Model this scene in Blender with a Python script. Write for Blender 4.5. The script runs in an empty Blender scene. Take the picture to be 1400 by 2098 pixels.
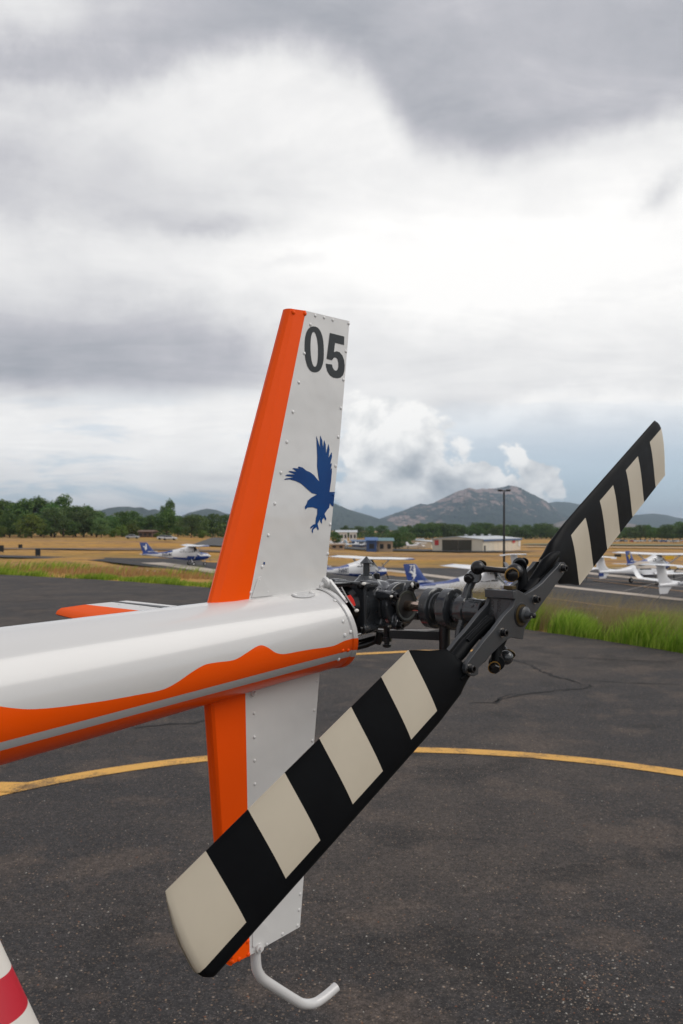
import bpy, bmesh, math, random
import numpy as np
from mathutils import Vector, Matrix, noise
from mathutils.geometry import tessellate_polygon
random.seed(7); np.random.seed(7)
PI = math.pi
scene = bpy.context.scene
C = scene.collection

# ------------------------------------------------------------------ camera, sky, sun, exposure
F = 1850.0                     # focal length in pixels of the 1400 x 2098 photograph
EYE = 2.0
cam = bpy.data.cameras.new('camera'); camo = bpy.data.objects.new('camera', cam); C.objects.link(camo)
camo.location = (0, 0, EYE); camo.rotation_euler = (PI/2, 0, 0)
cam.sensor_fit = 'VERTICAL'; cam.sensor_height = 36.0; cam.sensor_width = 24.0
cam.lens = F/2098*36.0; cam.shift_y = 36/2098
cam.clip_start = 0.05; cam.clip_end = 60000
cam.dof.use_dof = True; cam.dof.focus_distance = 1.45; cam.dof.aperture_fstop = 12.0
scene.camera = camo
scene.view_settings.view_transform = 'Standard'; scene.view_settings.look = 'None'
scene.view_settings.exposure = 0.42; scene.view_settings.gamma = 1.0
scene.view_settings.use_curve_mapping = False
scene.cycles.max_bounces = 8; scene.cycles.volume_bounces = 0

SUN_EL, SUN_AZ = math.radians(44), math.radians(98)      # azimuth clockwise from +Y (towards the right)
world = bpy.data.worlds.new('World'); scene.world = world; world.use_nodes = True
NT = world.node_tree; NT.nodes.clear()
class NB:
    """tiny node expression builder"""
    def __init__(s, nt): s.nt = nt
    def n(s, t, **k):
        nd = s.nt.nodes.new(t)
        for a, b in k.items(): setattr(nd, a, b)
        return nd
    def put(s, sock, v):
        if hasattr(v, 'is_output') or isinstance(v, bpy.types.NodeSocket): s.nt.links.new(v, sock)
        else: sock.default_value = v
    def m(s, op, a, b=0.0, c=None, clamp=False):
        nd = s.n('ShaderNodeMath', operation=op); nd.use_clamp = clamp
        s.put(nd.inputs[0], a); s.put(nd.inputs[1], b)
        if c is not None: s.put(nd.inputs[2], c)
        return nd.outputs[0]
    def noise(s, vec, scale, detail=4, rough=.55, dist=0.0, lac=2.0, color=False):
        nd = s.n('ShaderNodeTexNoise'); s.put(nd.inputs['Vector'], vec)
        nd.inputs['Scale'].default_value = scale; nd.inputs['Detail'].default_value = detail
        nd.inputs['Roughness'].default_value = rough; nd.inputs['Distortion'].default_value = dist
        nd.inputs['Lacunarity'].default_value = lac
        return nd.outputs['Color'] if color else nd.outputs['Fac']
    def ramp(s, fac, stops):
        nd = s.n('ShaderNodeValToRGB'); s.put(nd.inputs[0], fac)
        e = nd.color_ramp.elements
        while len(e) < len(stops): e.new(0.5)
        for el, (p, c) in zip(e, stops):
            el.position = p; el.color = (c, c, c, 1) if isinstance(c, (int, float)) else (*c, 1)
        return nd.outputs[0]
    def mix(s, fac, a, b, blend='MIX'):
        nd = s.n('ShaderNodeMix', data_type='RGBA', blend_type=blend)
        s.put(nd.inputs[0], fac)
        for i, v in ((6, a), (7, b)):
            if isinstance(v, tuple) and len(v) == 3: v = (*v, 1)
            s.put(nd.inputs[i], v)
        return nd.outputs[2]
    def smooth(s, x, lo, hi):
        nd = s.n('ShaderNodeMapRange', interpolation_type='SMOOTHSTEP'); s.put(nd.inputs[0], x)
        nd.inputs[1].default_value = lo; nd.inputs[2].default_value = hi
        return nd.outputs[0]
    def mapping(s, vec, scale=(1, 1, 1), loc=(0, 0, 0), rot=(0, 0, 0)):
        nd = s.n('ShaderNodeMapping'); s.put(nd.inputs[0], vec)
        nd.inputs['Scale'].default_value = scale; nd.inputs['Location'].default_value = loc
        nd.inputs['Rotation'].default_value = rot
        return nd.outputs[0]
    def comb(s, x, y, z):
        nd = s.n('ShaderNodeCombineXYZ')
        for i, v in enumerate((x, y, z)): s.put(nd.inputs[i], v)
        return nd.outputs[0]

def build_sky():
    w = NB(NT)
    tc = w.n('ShaderNodeTexCoord'); dirv = tc.outputs['Generated']
    sep = w.n('ShaderNodeSeparateXYZ'); w.put(sep.inputs[0], dirv)
    X, Y, Z = sep.outputs
    az = w.m('ARCTAN2', X, Y); el = w.m('ARCSINE', Z)
    sky = w.n('ShaderNodeTexSky', sky_type='NISHITA'); sky.sun_disc = False
    sky.sun_elevation = SUN_EL; sky.sun_rotation = SUN_AZ
    sky.air_density = 1.0; sky.dust_density = 2.0; sky.altitude = 1500
    # a cloud layer seen in perspective: coordinates on a high plane, plus puffs near the horizon
    zz = w.m('ADD', w.m('MAXIMUM', Z, 0.0), 0.16)
    P = w.comb(w.m('DIVIDE', X, zz), w.m('DIVIDE', Y, zz), 0.0)
    n1 = w.noise(P, 0.62, 8, .55, .45)
    n2 = w.noise(w.mapping(P, loc=(5, 3, 1), rot=(0, 0, .6), scale=(1, 1.7, 1)), 2.1, 8, .6, .7)
    A = w.comb(az, el, 0.0)
    wz = w.noise(A, 5.0, 6, .6)
    wz2 = w.noise(w.mapping(A, loc=(3, 8, 0)), 5.0, 6, .6)
    fine = w.noise(A, 22.0, 6, .62)
    aw = w.m('ADD', az, w.m('MULTIPLY', w.m('SUBTRACT', wz, .5), .22))
    ew = w.m('ADD', el, w.m('MULTIPLY', w.m('SUBTRACT', wz2, .5), .13))
    def blob(px, py, wx, wy, rot=0.0, warp=True):
        a0, e0 = math.atan((px-700)/F), math.atan((1085-py)/F)
        dx = w.m('SUBTRACT', aw if warp else az, a0); dy = w.m('SUBTRACT', ew if warp else el, e0)
        if rot:
            c, s_ = math.cos(rot), math.sin(rot)
            rx = w.m('ADD', w.m('MULTIPLY', dx, c), w.m('MULTIPLY', dy, s_))
            ry = w.m('SUBTRACT', w.m('MULTIPLY', dy, c), w.m('MULTIPLY', dx, s_))
            dx, dy = rx, ry
        q = w.m('ADD', w.m('POWER', w.m('ABSOLUTE', w.m('DIVIDE', dx, wx/F)), 2.0),
                w.m('POWER', w.m('ABSOLUTE', w.m('DIVIDE', dy, wy/F)), 2.0))
        return w.m('EXPONENT', w.m('MULTIPLY', q, -1.0))
    # brightness of the overcast deck
    B = w.m('ADD', SKYB['base'], w.m('MULTIPLY', w.m('SUBTRACT', n1, .5), SKYB['n1']))
    B = w.m('ADD', B, w.m('MULTIPLY', w.m('SUBTRACT', n2, .5), SKYB['n2']))
    B = w.m('ADD', B, w.m('MULTIPLY', w.m('SUBTRACT', fine, .5), SKYB['fine']))
    # crisper overlapping layers
    n3 = w.noise(w.mapping(P, loc=(9, 1, 4), rot=(0, 0, -.3), scale=(1, 1.9, 1)), 1.15, 9, .58, .9)
    n4 = w.noise(w.mapping(A, loc=(4, 7, 2), rot=(0, 0, .25), scale=(1, 2.4, 1)), 3.2, 9, .6, .5)
    B = w.m('ADD', B, w.m('MULTIPLY', w.m('SUBTRACT', w.smooth(n3, .42, .56), .5), .05))
    B = w.m('ADD', B, w.m('MULTIPLY', w.m('SUBTRACT', w.smooth(n4, .45, .57), .5), .05))
    # high lilac deck with an arching lower edge
    edge = w.ramp(w.m('DIVIDE', w.m('ADD', az, .3617), .7234), [(p_/1400, (math.atan((1085-y_)/F)/.6)) for p_, y_ in ((0, 285), (200, 232), (420, 158), (570, 118), (740, 165), (860, 335), (1020, 375), (1200, 345), (1400, 300))])
    eg_ = w.m('MULTIPLY', edge, .6)
    wv = w.m('ADD', w.m('MULTIPLY', w.m('SUBTRACT', wz, .5), .09), w.m('MULTIPLY', w.m('SUBTRACT', fine, .5), .035))
    over = w.m('SUBTRACT', w.m('ADD', el, wv), eg_)
    deck = w.m('MULTIPLY', w.smooth(over, -.020, .045), w.m('ADD', .72, w.m('MULTIPLY', w.smooth(over, .22, .02), .28)))
    B = w.m('SUBTRACT', B, w.m('MULTIPLY', deck, w.m('ADD', .30, w.m('MULTIPLY', w.smooth(n4, .36, .60), .18))))
    # long slate band with a defined lower edge on the left
    e_ = lambda py: math.atan((1085-py)/F)
    band = w.m('MULTIPLY', w.smooth(w.m('ADD', el, w.m('MULTIPLY', w.m('SUBTRACT', wz, .5), .035)), e_(850), e_(770)), w.smooth(w.m('ADD', el, w.m('MULTIPLY', w.m('SUBTRACT', wz2, .5), .10)), e_(560), e_(760)))
    band = w.m('MULTIPLY', band, w.smooth(w.m('ADD', az, w.m('MULTIPLY', w.m('SUBTRACT', wz2, .5), .3)), math.atan(20/F), math.atan(-360/F)))
    B = w.m('SUBTRACT', B, w.m('MULTIPLY', band, w.m('ADD', .40, w.m('MULTIPLY', w.m('SUBTRACT', n4, .5), .35))))
    for (px, py, wx, wy, rot, amp) in SKYB['blobs']:
        B = w.m('ADD', B, w.m('MULTIPLY', blob(px, py, wx, wy, rot), amp))
    B = w.m('MAXIMUM', w.m('MINIMUM', B, 1.0), 0.0)
    cloud = w.ramp(B, [(0.0, (.165, .18, .21)), (0.25, (.245, .262, .295)), (0.5, (.415, .415, .445)),
                       (0.75, (.63, .628, .63)), (1.0, (.81, .80, .785))])
    # openings: low on the right the blue shows between the clouds, low everywhere thinner
    low = w.smooth(el, .17, .03)
    streak = w.noise(w.mapping(A, scale=(1, 4.5, 1), loc=(2.2, .4, 0)), 6.0, 7, .6, .4)
    hole = w.m('MULTIPLY', low, w.smooth(w.m('ADD', w.m('ADD', streak, w.m('MULTIPLY', blob(1230, 960, 480, 110, 0, False), .40)),
                                             w.m('MULTIPLY', blob(330, 950, 380, 60, 0, False), -.12)), .46, .62))
    blue = w.mix(.65, sky.outputs[0], (3.0, 4.2, 5.5))
    cl10 = w.mix(1.0, cloud, (10, 10, 10), 'MULTIPLY')
    mixed = w.mix(w.m('MULTIPLY', hole, .88), cl10, blue)
    # cumulus over the mountain
    puff = w.noise(w.mapping(A, scale=(1, 1.25, 1)), 13.0, 8, .56, .3)
    shape = w.m('MAXIMUM', w.m('MULTIPLY', blob(800, 915, 130, 105, 0), 1.1), w.m('MULTIPLY', blob(930, 975, 210, 50, -.2), 1.1))
    shape = w.m('MAXIMUM', shape, w.m('MULTIPLY', blob(1080, 955, 85, 34, -.5), 1.05))
    shape = w.m('MAXIMUM', shape, w.m('MULTIPLY', blob(1160, 1025, 50, 20, 0), .9))
    shape = w.m('MAXIMUM', shape, w.m('MULTIPLY', blob(760, 1010, 150, 50, 0), .95))
    cm = w.smooth(w.m('ADD', shape, w.m('MULTIPLY', w.m('SUBTRACT', puff, .5), 1.1)), .42, .56)
    puff2 = w.noise(w.mapping(A, scale=(1, 1.25, 1), loc=(.012, -.02, 0)), 13.0, 8, .56, .3)
    rel = w.m('ADD', w.m('MULTIPLY', w.m('SUBTRACT', puff, puff2), 2.6), .80)
    shade = w.m('ADD', rel, w.m('MULTIPLY', blob(900, 985, 120, 38, -.1), -.42))
    shade = w.m('ADD', shade, w.m('MULTIPLY', blob(800, 900, 100, 60, 0), .15))
    ccol = w.ramp(shade, [(.0, (2.5, 2.8, 3.15)), (.45, (4.7, 4.85, 5.0)), (1.0, (8.2, 8.1, 7.9))])
    mixed = w.mix(w.m('MULTIPLY', cm, .93), mixed, ccol)
    bg = w.n('ShaderNodeBackground'); w.put(bg.inputs[0], mixed); bg.inputs[1].default_value = 0.1
    out = w.n('ShaderNodeOutputWorld'); NT.links.new(bg.outputs[0], out.inputs[0])
SKYB = dict(base=.80, n1=.36, n2=.20, fine=.10, blobs=[
    (1150, 540, 460, 180, 0, .25), (900, 700, 300, 50, 0, -.10), (600, 540, 420, 70, 0, .10), (150, 480, 380, 80, 0, -.05),
    (120, 420, 360, 110, 0, -.20), (60, 40, 260, 70, 0, .30),
    (250, 890, 480, 70, 0, .16), (1050, 860, 420, 28, .12, .22),
    (400, 490, 110, 22, .12, -.16), (600, 548, 70, 10, .05, -.10), (1375, 445, 60, 32, .35, -.28)])
build_sky()
sun = bpy.data.lights.new('sun', 'SUN'); suno = bpy.data.objects.new('sun', sun); C.objects.link(suno)
sun.energy = 1.1; sun.angle = math.radians(42); sun.color = (1, .96, .9)
sd = Vector((math.sin(SUN_AZ)*math.cos(SUN_EL), math.cos(SUN_AZ)*math.cos(SUN_EL), math.sin(SUN_EL)))
suno.rotation_euler = sd.to_track_quat('Z', 'Y').to_euler(); suno.location = (30, 20, 40)

# ------------------------------------------------------------------ object helpers
def tag(o, label=None, cat=None, group=None, kind=None):
    if label: o['label'] = label
    if cat: o['category'] = cat
    if group: o['group'] = group
    if kind: o['kind'] = kind
    return o
def empty(name, loc=(0, 0, 0), rz=0.0):
    o = bpy.data.objects.new(name, None); C.objects.link(o)
    o.location = loc; o.rotation_euler = (0, 0, rz); o.empty_display_size = .1
    return o
class MB:
    """mesh builder: vertices, faces, material slots"""
    def __init__(s): s.v = []; s.f = []; s.mi = []; s.sm = []
    def add(s, vs, fs, mi=0, smooth=False):
        b = len(s.v); s.v += [tuple(p) for p in vs]
        for i, f in enumerate(fs):
            s.f.append(tuple(b+k for k in f)); s.mi.append(mi[i] if isinstance(mi, list) else mi); s.sm.append(smooth)
    def box(s, c, size, mi=0, rot=None):
        hx, hy, hz = size[0]/2, size[1]/2, size[2]/2
        vs = [Vector((x, y, z)) for x in (-hx, hx) for y in (-hy, hy) for z in (-hz, hz)]
        if rot is not None: vs = [rot @ v for v in vs]
        vs = [v + Vector(c) for v in vs]
        s.add(vs, [(0,1,3,2), (4,6,7,5), (0,4,5,1), (2,3,7,6), (0,2,6,4), (1,5,7,3)], mi)
    def rings(s, rings, mi=0, smooth=True, cap=True, capmi=None):
        n = len(rings[0]); b = len(s.v)
        for r in rings: s.v += [tuple(p) for p in r]
        for i in range(len(rings)-1):
            for j in range(n):
                k = (j+1) % n
                s.f.append((b+i*n+j, b+i*n+k, b+(i+1)*n+k, b+(i+1)*n+j))
                s.mi.append(mi(i, j) if callable(mi) else mi); s.sm.append(smooth)
        if cap:
            for r, rev in ((0, True), (len(rings)-1, False)):
                idx = [b+r*n+j for j in range(n)]
                if rev: idx.reverse()
                s.f.append(tuple(idx)); s.mi.append(capmi if capmi is not None else (0 if callable(mi) else mi)); s.sm.append(False)
    def lathe(s, o, axis, prof, seg=20, mi=0, cap=True, smooth=True):
        """prof: list of (t along axis, radius)"""
        o = Vector(o); ax = Vector(axis).normalized()
        e1 = ax.orthogonal().normalized(); e2 = ax.cross(e1)
        R = []
        for t, r in prof:
            R.append([o+ax*t+(e1*math.cos(a)+e2*math.sin(a))*r for a in [2*PI*k/seg for k in range(seg)]])
        s.rings(R, mi, smooth, cap)
    def cyl(s, p0, p1, r0, r1=None, seg=14, mi=0, smooth=True):
        p0, p1 = Vector(p0), Vector(p1); d = p1-p0
        s.lathe(p0, d, [(0, r0), (d.length, r0 if r1 is None else r1)], seg, mi, True, smooth)
    def tube(s, pts, r, seg=12, mi=0, flat=1.0, up=None):
        pts = [Vector(p) for p in pts]; R = []
        rr = r if isinstance(r, (list, tuple)) else [r]*len(pts)
        prev = None
        for i, p in enumerate(pts):
            t = (pts[min(i+1, len(pts)-1)]-pts[max(i-1, 0)]).normalized()
            if up is not None: e1 = (Vector(up)-t*t.dot(Vector(up))).normalized()
            elif prev is None: e1 = t.orthogonal().normalized()
            else: e1 = (prev-t*t.dot(prev)).normalized()
            prev = e1; e2 = t.cross(e1)
            R.append([p+(e1*math.cos(a)*flat+e2*math.sin(a))*rr[i] for a in [2*PI*k/seg for k in range(seg)]])
        s.rings(R, mi)
    def sphere(s, c, r, seg=16, mi=0, sc=(1, 1, 1)):
        c = Vector(c); R = []
        n = seg//2
        for i in range(n+1):
            th = PI*i/n; rr = max(math.sin(th), .02)
            R.append([c+Vector((rr*math.cos(a)*r*sc[0], rr*math.sin(a)*r*sc[1], -math.cos(th)*r*sc[2])) for a in [2*PI*k/seg for k in range(seg)]])
        s.rings(R, mi)
    def prism(s, poly, off, mi=0, side=None):
        """poly: list of 3D points (planar), off: extrusion vector"""
        P = [Vector(p) for p in poly]; o = Vector(off); n = len(P)
        tris = tessellate_polygon([P]); b = len(s.v)
        s.v += [tuple(p) for p in P]+[tuple(p+o) for p in P]
        for t in tris:
            s.f.append(tuple(b+k for k in t)); s.mi.append(mi); s.sm.append(False)
            s.f.append(tuple(b+n+k for k in reversed(t))); s.mi.append(mi); s.sm.append(False)
        for i in range(n):
            j = (i+1) % n
            s.f.append((b+i, b+n+i, b+n+j, b+j)); s.mi.append(mi if side is None else side); s.sm.append(False)
    def fill(s, poly, mi=0):
        P = [Vector(p) for p in poly]; b = len(s.v); s.v += [tuple(p) for p in P]
        for t in tessellate_polygon([P]): s.f.append(tuple(b+k for k in t)); s.mi.append(mi); s.sm.append(False)
    def mesh(s, name, mats):
        me = bpy.data.meshes.new(name); me.from_pydata(s.v, [], s.f)
        for m in (mats if isinstance(mats, (list, tuple)) else [mats]): me.materials.append(m)
        me.polygons.foreach_set('material_index', s.mi); me.polygons.foreach_set('use_smooth', s.sm)
        bm = bmesh.new(); bm.from_mesh(me); bmesh.ops.recalc_face_normals(bm, faces=bm.faces); bm.to_mesh(me); bm.free()
        me.update(); return me
    def build(s, name, mats, parent=None, bevel=0.0, auto=True):
        me = s.mesh(name, mats); o = bpy.data.objects.new(name, me); C.objects.link(o)
        if parent is not None: o.parent = parent
        if auto:
            try: me.set_sharp_from_angle(angle=math.radians(38))
            except Exception: pass
        if bevel:
            md = o.modifiers.new('bevel', 'BEVEL'); md.width = bevel; md.segments = 2; md.limit_method = 'ANGLE'; md.angle_limit = math.radians(35)
            md.harden_normals = False
        return o
def link_mesh(name, me, parent=None, mat=None):
    o = bpy.data.objects.new(name, me); C.objects.link(o)
    if parent is not None: o.parent = parent
    if mat is not None: o.matrix_local = mat
    return o
def copy_tree(o, parent=None):
    c = o.copy(); C.objects.link(c); c.parent = parent
    if parent is not None: c.matrix_parent_inverse = o.matrix_parent_inverse
    for ch in [x for x in list(bpy.data.objects) if x.parent == o]: copy_tree(ch, c)
    return c

# ------------------------------------------------------------------ materials
def material(name, col, rough=.5, metal=0.0, coat=0.0, bump=None, vary=None, spec=.5, sheen=0):
    """bump: (scale, strength, distance); vary: (scale, amount, second colour)"""
    m = bpy.data.materials.new(name); m.use_nodes = True; nt = m.node_tree; nt.nodes.clear()
    w = NB(nt); out = w.n('ShaderNodeOutputMaterial'); b = w.n('ShaderNodeBsdfPrincipled')
    nt.links.new(b.outputs[0], out.inputs[0])
    tc = w.n('ShaderNodeTexCoord'); ob = tc.outputs['Object']
    b.inputs['Roughness'].default_value = rough; b.inputs['Metallic'].default_value = metal
    b.inputs['Coat Weight'].default_value = coat; b.inputs['Coat Roughness'].default_value = .04
    b.inputs['Specular IOR Level'].default_value = spec
    if vary:
        f = w.smooth(w.noise(ob, vary[0], 5, .6), .35, .68)
        w.put(b.inputs['Base Color'], w.mix(w.m('MULTIPLY', f, vary[1]), tuple(col), tuple(vary[2])))
        w.put(b.inputs['Roughness'], w.m('ADD', rough, w.m('MULTIPLY', w.m('SUBTRACT', f, .5), .08)))
    else: b.inputs['Base Color'].default_value = (*col, 1)
    if bump:
        bp = w.n('ShaderNodeBump'); bp.inputs['Strength'].default_value = bump[1]; bp.inputs['Distance'].default_value = bump[2]
        w.put(bp.inputs['Height'], w.noise(ob, bump[0], 3, .55)); nt.links.new(bp.outputs[0], b.inputs['Normal'])
    return m
M = {}
M['white_gloss'] = material('white_gloss_paint', (.66, .65, .635), .24, coat=.5, bump=(5.0, .10, .01), vary=(2, .15, (.62, .61, .59)))
M['orange_gloss'] = material('orange_gloss_paint', (.95, .098, .002), .32, coat=.15, spec=.2, bump=(7.0, .10, .01))
M['grey_stripe'] = material('grey_stripe_paint', (.50, .50, .50), .3, coat=.4)
M['skin_white'] = material('fin_white_paint', (.71, .70, .68), .22, coat=.6, bump=(5.0, .35, .03), vary=(1.5, .15, (.60, .595, .58)))
M['skin_orange'] = material('fin_orange_paint', (.97, .095, .002), .34, coat=.05, spec=.15, bump=(10.0, .12, .01))
M['stab_white'] = material('stabiliser_white_paint', (.72, .71, .69), .6, spec=.12)
M['stab_orange'] = material('stabiliser_orange_paint', (.97, .11, .002), .7, spec=.08)
M['decal_grey'] = material('dark_grey_lettering', (.030, .035, .038), .4, coat=.0, spec=.3)
M['decal_blue'] = material('blue_emblem', (.002, .055, .21), .35, spec=.25, vary=(9, .5, (.002, .028, .14)))
M['blade_black'] = material('blade_black_paint', (.0045, .005, .006), .45, spec=.07, bump=(30, .08, .002), vary=(12, .4, (.007, .008, .009)))
M['blade_white'] = material('blade_cream_paint', (.57, .505, .395), .45, bump=(25, .08, .002), vary=(9, .5, (.51, .45, .35)))
M['cast_grey'] = material('dark_grey_casting', (.031, .034, .038), .24, coat=.45, bump=(260, .12, .001), vary=(40, .5, (.024, .026, .029)))
M['cast_mid'] = material('grey_hub_paint', (.041, .044, .048), .36, bump=(300, .15, .001), vary=(30, .5, (.032, .035, .037)))
M['black_metal'] = material('black_metal', (.007, .007, .008), .3, bump=(200, .1, .001))
M['steel'] = material('steel', (.55, .53, .5), .28, metal=1.0)
M['bronze'] = material('polished_bronze_shaft', (.62, .47, .38), .18, metal=1.0)
M['brass'] = material('brass', (.50, .28, .07), .4, metal=.6)
M['brass_dull'] = material('dull_brass', (.085, .058, .02), .5, metal=.5)
M['red_tape'] = material('red_tape', (.75, .03, .02), .5)
M['white_rubber'] = material('white_sealant', (.75, .72, .66), .6)
M['dark_inside'] = material('dark_interior', (.012, .012, .012), .7)
M['label_dark'] = material('engraved_letters', (.012, .013, .014), .5)
# ------------------------------------------------------------------ where things stand: rays of the camera meet real planes
def ray(px, py): return Vector(((px-700)/F, 1.0, -(py-1085)/F))
# hub of the tail rotor and the helicopter's own directions
HUB = Vector((0.28628, 1.51419, EYE-0.14159)); PSI = 0.7902
U = Vector((math.sin(PSI), math.cos(PSI), 0)); NRM = Vector((math.cos(PSI), -math.sin(PSI), 0)); ZZ = Vector((0, 0, 1))
# local frame of the helicopter: x aft along the boom, y from the rotor towards the boom, z up (world height)
HX = Matrix(((U.x, -NRM.x, 0), (U.y, -NRM.y, 0), (0, 0, 1)))
def to_local(w): 
    d = w-Vector((HUB.x, HUB.y, 0)); return Vector((d.dot(U), -d.dot(NRM), d.z))
def L(px, py, s):
    """point where the camera's ray meets the plane y = s of the helicopter"""
    r = ray(px, py); o = Vector((0, 0, EYE))
    k = (-s-(o-HUB).dot(NRM))/r.dot(NRM)
    return to_local(o+r*k)
def Lz(px, py, z):
    r = ray(px, py); k = (z-EYE)/r.z
    return to_local(Vector((0, 0, EYE))+r*k)
def Lplane(px, py, p0, nn):
    o = to_local(Vector((0, 0, EYE))); r = ray(px, py); rl = Vector((r.dot(U), -r.dot(NRM), r.z))
    k = (Vector(p0)-o).dot(nn)/rl.dot(nn)
    return o+rl*k
def local_ray(px, py):
    r = ray(px, py); return to_local(Vector((0, 0, EYE))), Vector((r.dot(U), -r.dot(NRM), r.z))

# ------------------------------------------------------------------ terrain
EDGE = [(-200, 130), (-60, 62), (-30, 48), (-15, 40), (-9, 35.5), (-4.5, 31), (0, 24.5), (3.7, 18.2), (5.5, 14.6), (8, 10.5), (14, 4), (30, -8), (60, -30), (300, -160)]
EX = [p[0] for p in EDGE]; EY = [p[1] for p in EDGE]
YK = [0, 60, 107, 150, 200, 260, 330, 660, 1500, 4000, 20000]
ZR = [-2.9, -2.9, -3.1, -3.5, -4.2, -5.2, -6.0, -5.0, -4.0, -3.0, -3.0]
ZL = [-2.5, -2.5, -2.3, -2.25, -2.3, -1.6, -1.0, 0.0, .5, 1.0, 1.0]
def sstep(t): t = np.clip(t, 0, 1); return t*t*(3-2*t)
def zt(x, y):
    x = np.asarray(x, float); y = np.asarray(y, float)
    dy = y-np.interp(x, EX, EY)
    k = x/np.maximum(y, 5.0)
    wr = sstep((k+.2)/.25)
    zf = np.interp(y, YK, ZR)*wr+np.interp(y, YK, ZL)*(1-wr)
    Lb = 26+20*(1-wr)
    return zf*sstep(dy/Lb)
def ztf(x, y): return float(zt(x, y))
def G(px, py, lift=0.0):
    """ground point seen at a pixel"""
    r = ray(px, py); t = 5.0
    while t < 30000:
        p = r*t
        if EYE+p.z <= ztf(p.x, p.y): break
        t *= 1.01
    lo, hi = t/1.01, t
    for _ in range(24):
        m_ = (lo+hi)/2; p = r*m_
        if EYE+p.z <= ztf(p.x, p.y): hi = m_
        else: lo = m_
    p = r*hi
    return Vector((p.x, p.y, ztf(p.x, p.y)+lift))
def on_ground(px, d): 
    x = (px-700)/F*d; return Vector((x, d, ztf(x, d)))

def ground_material():
    m = bpy.data.materials.new('dry_ground'); m.use_nodes = True; nt = m.node_tree; nt.nodes.clear(); w = NB(nt)
    out = w.n('ShaderNodeOutputMaterial'); b = w.n('ShaderNodeBsdfPrincipled'); nt.links.new(b.outputs[0], out.inputs[0])
    ob = w.n('ShaderNodeTexCoord').outputs['Object']
    sc = w.mapping(ob, scale=(.35, 1, 1))
    n1 = w.noise(sc, .035, 6, .6); n2 = w.noise(ob, .35, 6, .65); n3 = w.noise(sc, .012, 4, .5); n4 = w.noise(ob, 3.5, 5, .7)
    c = w.ramp(n1, [(.30, (.50, .25, .045)), (.46, (.50, .28, .075)), (.58, (.42, .24, .105)), (.70, (.20, .13, .065))])
    c = w.mix(w.m('MULTIPLY', w.smooth(n2, .48, .62), .75), c, (.20, .12, .065))
    c = w.mix(w.m('MULTIPLY', w.smooth(n3, .50, .60), .35), c, (.18, .16, .05))
    c = w.mix(w.m('MULTIPLY', w.smooth(w.noise(sc, .09, 6, .7), .54, .62), .4), c, (.15, .14, .045))
    c = w.mix(w.m('MULTIPLY', w.smooth(n4, .5, .75), .35), c, (.42, .28, .12))
    w.put(b.inputs['Base Color'], c); b.inputs['Roughness'].default_value = .95; b.inputs['Specular IOR Level'].default_value = .1
    bp = w.n('ShaderNodeBump'); bp.inputs['Strength'].default_value = .6; bp.inputs['Distance'].default_value = .15
    w.put(bp.inputs['Height'], w.noise(ob, 2.2, 5, .7)); nt.links.new(bp.outputs[0], b.inputs['Normal'])
    return m
def asphalt_material(name, base=(.039, .0355, .0352), speck=.85, scale=1.0, patch=(.058, .047, .040)):
    m = bpy.data.materials.new(name); m.use_nodes = True; nt = m.node_tree; nt.nodes.clear(); w = NB(nt)
    out = w.n('ShaderNodeOutputMaterial'); b = w.n('ShaderNodeBsdfPrincipled'); nt.links.new(b.outputs[0], out.inputs[0])
    ob = w.n('ShaderNodeTexCoord').outputs['Object']
    n0 = w.noise(w.mapping(ob, scale=(.6, 1, 1), rot=(0, 0, .5)), .5*scale, 5, .55); n1 = w.noise(ob, 2.3*scale, 5, .6)
    c = w.mix(w.smooth(n0, .42, .60), tuple(v*.85 for v in base), patch)
    c = w.mix(w.m('MULTIPLY', w.smooth(n1, .45, .62), .45), c, tuple(v*.62 for v in base))
    st = w.noise(w.mapping(ob, loc=(3.3, 1.2, 0)), .85*scale, 7, .62, .6)
    c = w.mix(w.m('MULTIPLY', w.smooth(st, .53, .63), .68), c, (.014, .0125, .012))
    c = w.mix(w.m('MULTIPLY', w.smooth(w.noise(w.mapping(ob, loc=(7, 2, 0)), 1.3*scale, 6, .6), .52, .64), .6), c, (.088, .066, .052))
    g = w.noise(ob, 90*scale, 4, .7)
    c = w.mix(1.0, c, w.ramp(g, [(.3, .38), (.5, .95), (.72, 2.1)]), 'MULTIPLY')
    g2 = w.noise(ob, 24*scale, 5, .7)
    c = w.mix(1.0, c, w.ramp(g2, [(.32, .55), (.5, 1.0), (.68, 1.5)]), 'MULTIPLY')
    def chips(sc_, th, col, c):
        v = w.n('ShaderNodeTexVoronoi', feature='F1'); w.put(v.inputs['Vector'], ob); v.inputs['Scale'].default_value = sc_*scale
        v.inputs['Randomness'].default_value = 1.0
        sp = w.n('ShaderNodeSeparateColor'); w.put(sp.inputs[0], v.outputs['Color'])
        mk = w.m('MULTIPLY', w.m('LESS_THAN', v.outputs['Distance'], th), w.m('GREATER_THAN', sp.outputs[0], .55))
        tone = w.mix(sp.outputs[1], col, tuple(x*.45 for x in col))
        return w.mix(w.m('MULTIPLY', mk, w.m('MULTIPLY', sp.outputs[2], speck)), c, tone), mk
    c, m1 = chips(115, .34, (.30, .24, .20), c)
    c, m2 = chips(46, .30, (.42, .28, .18), c)
    c, m3 = chips(24, .17, (.46, .37, .29), c)
    w.put(b.inputs['Base Color'], c); b.inputs['Roughness'].default_value = .82; b.inputs['Specular IOR Level'].default_value = .35
    bp = w.n('ShaderNodeBump'); bp.inputs['Strength'].default_value = .7; bp.inputs['Distance'].default_value = .006
    w.put(bp.inputs['Height'], w.m('ADD', g, w.m('MULTIPLY', w.m('ADD', m1, m2), .35))); nt.links.new(bp.outputs[0], b.inputs['Normal'])
    return m
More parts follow.
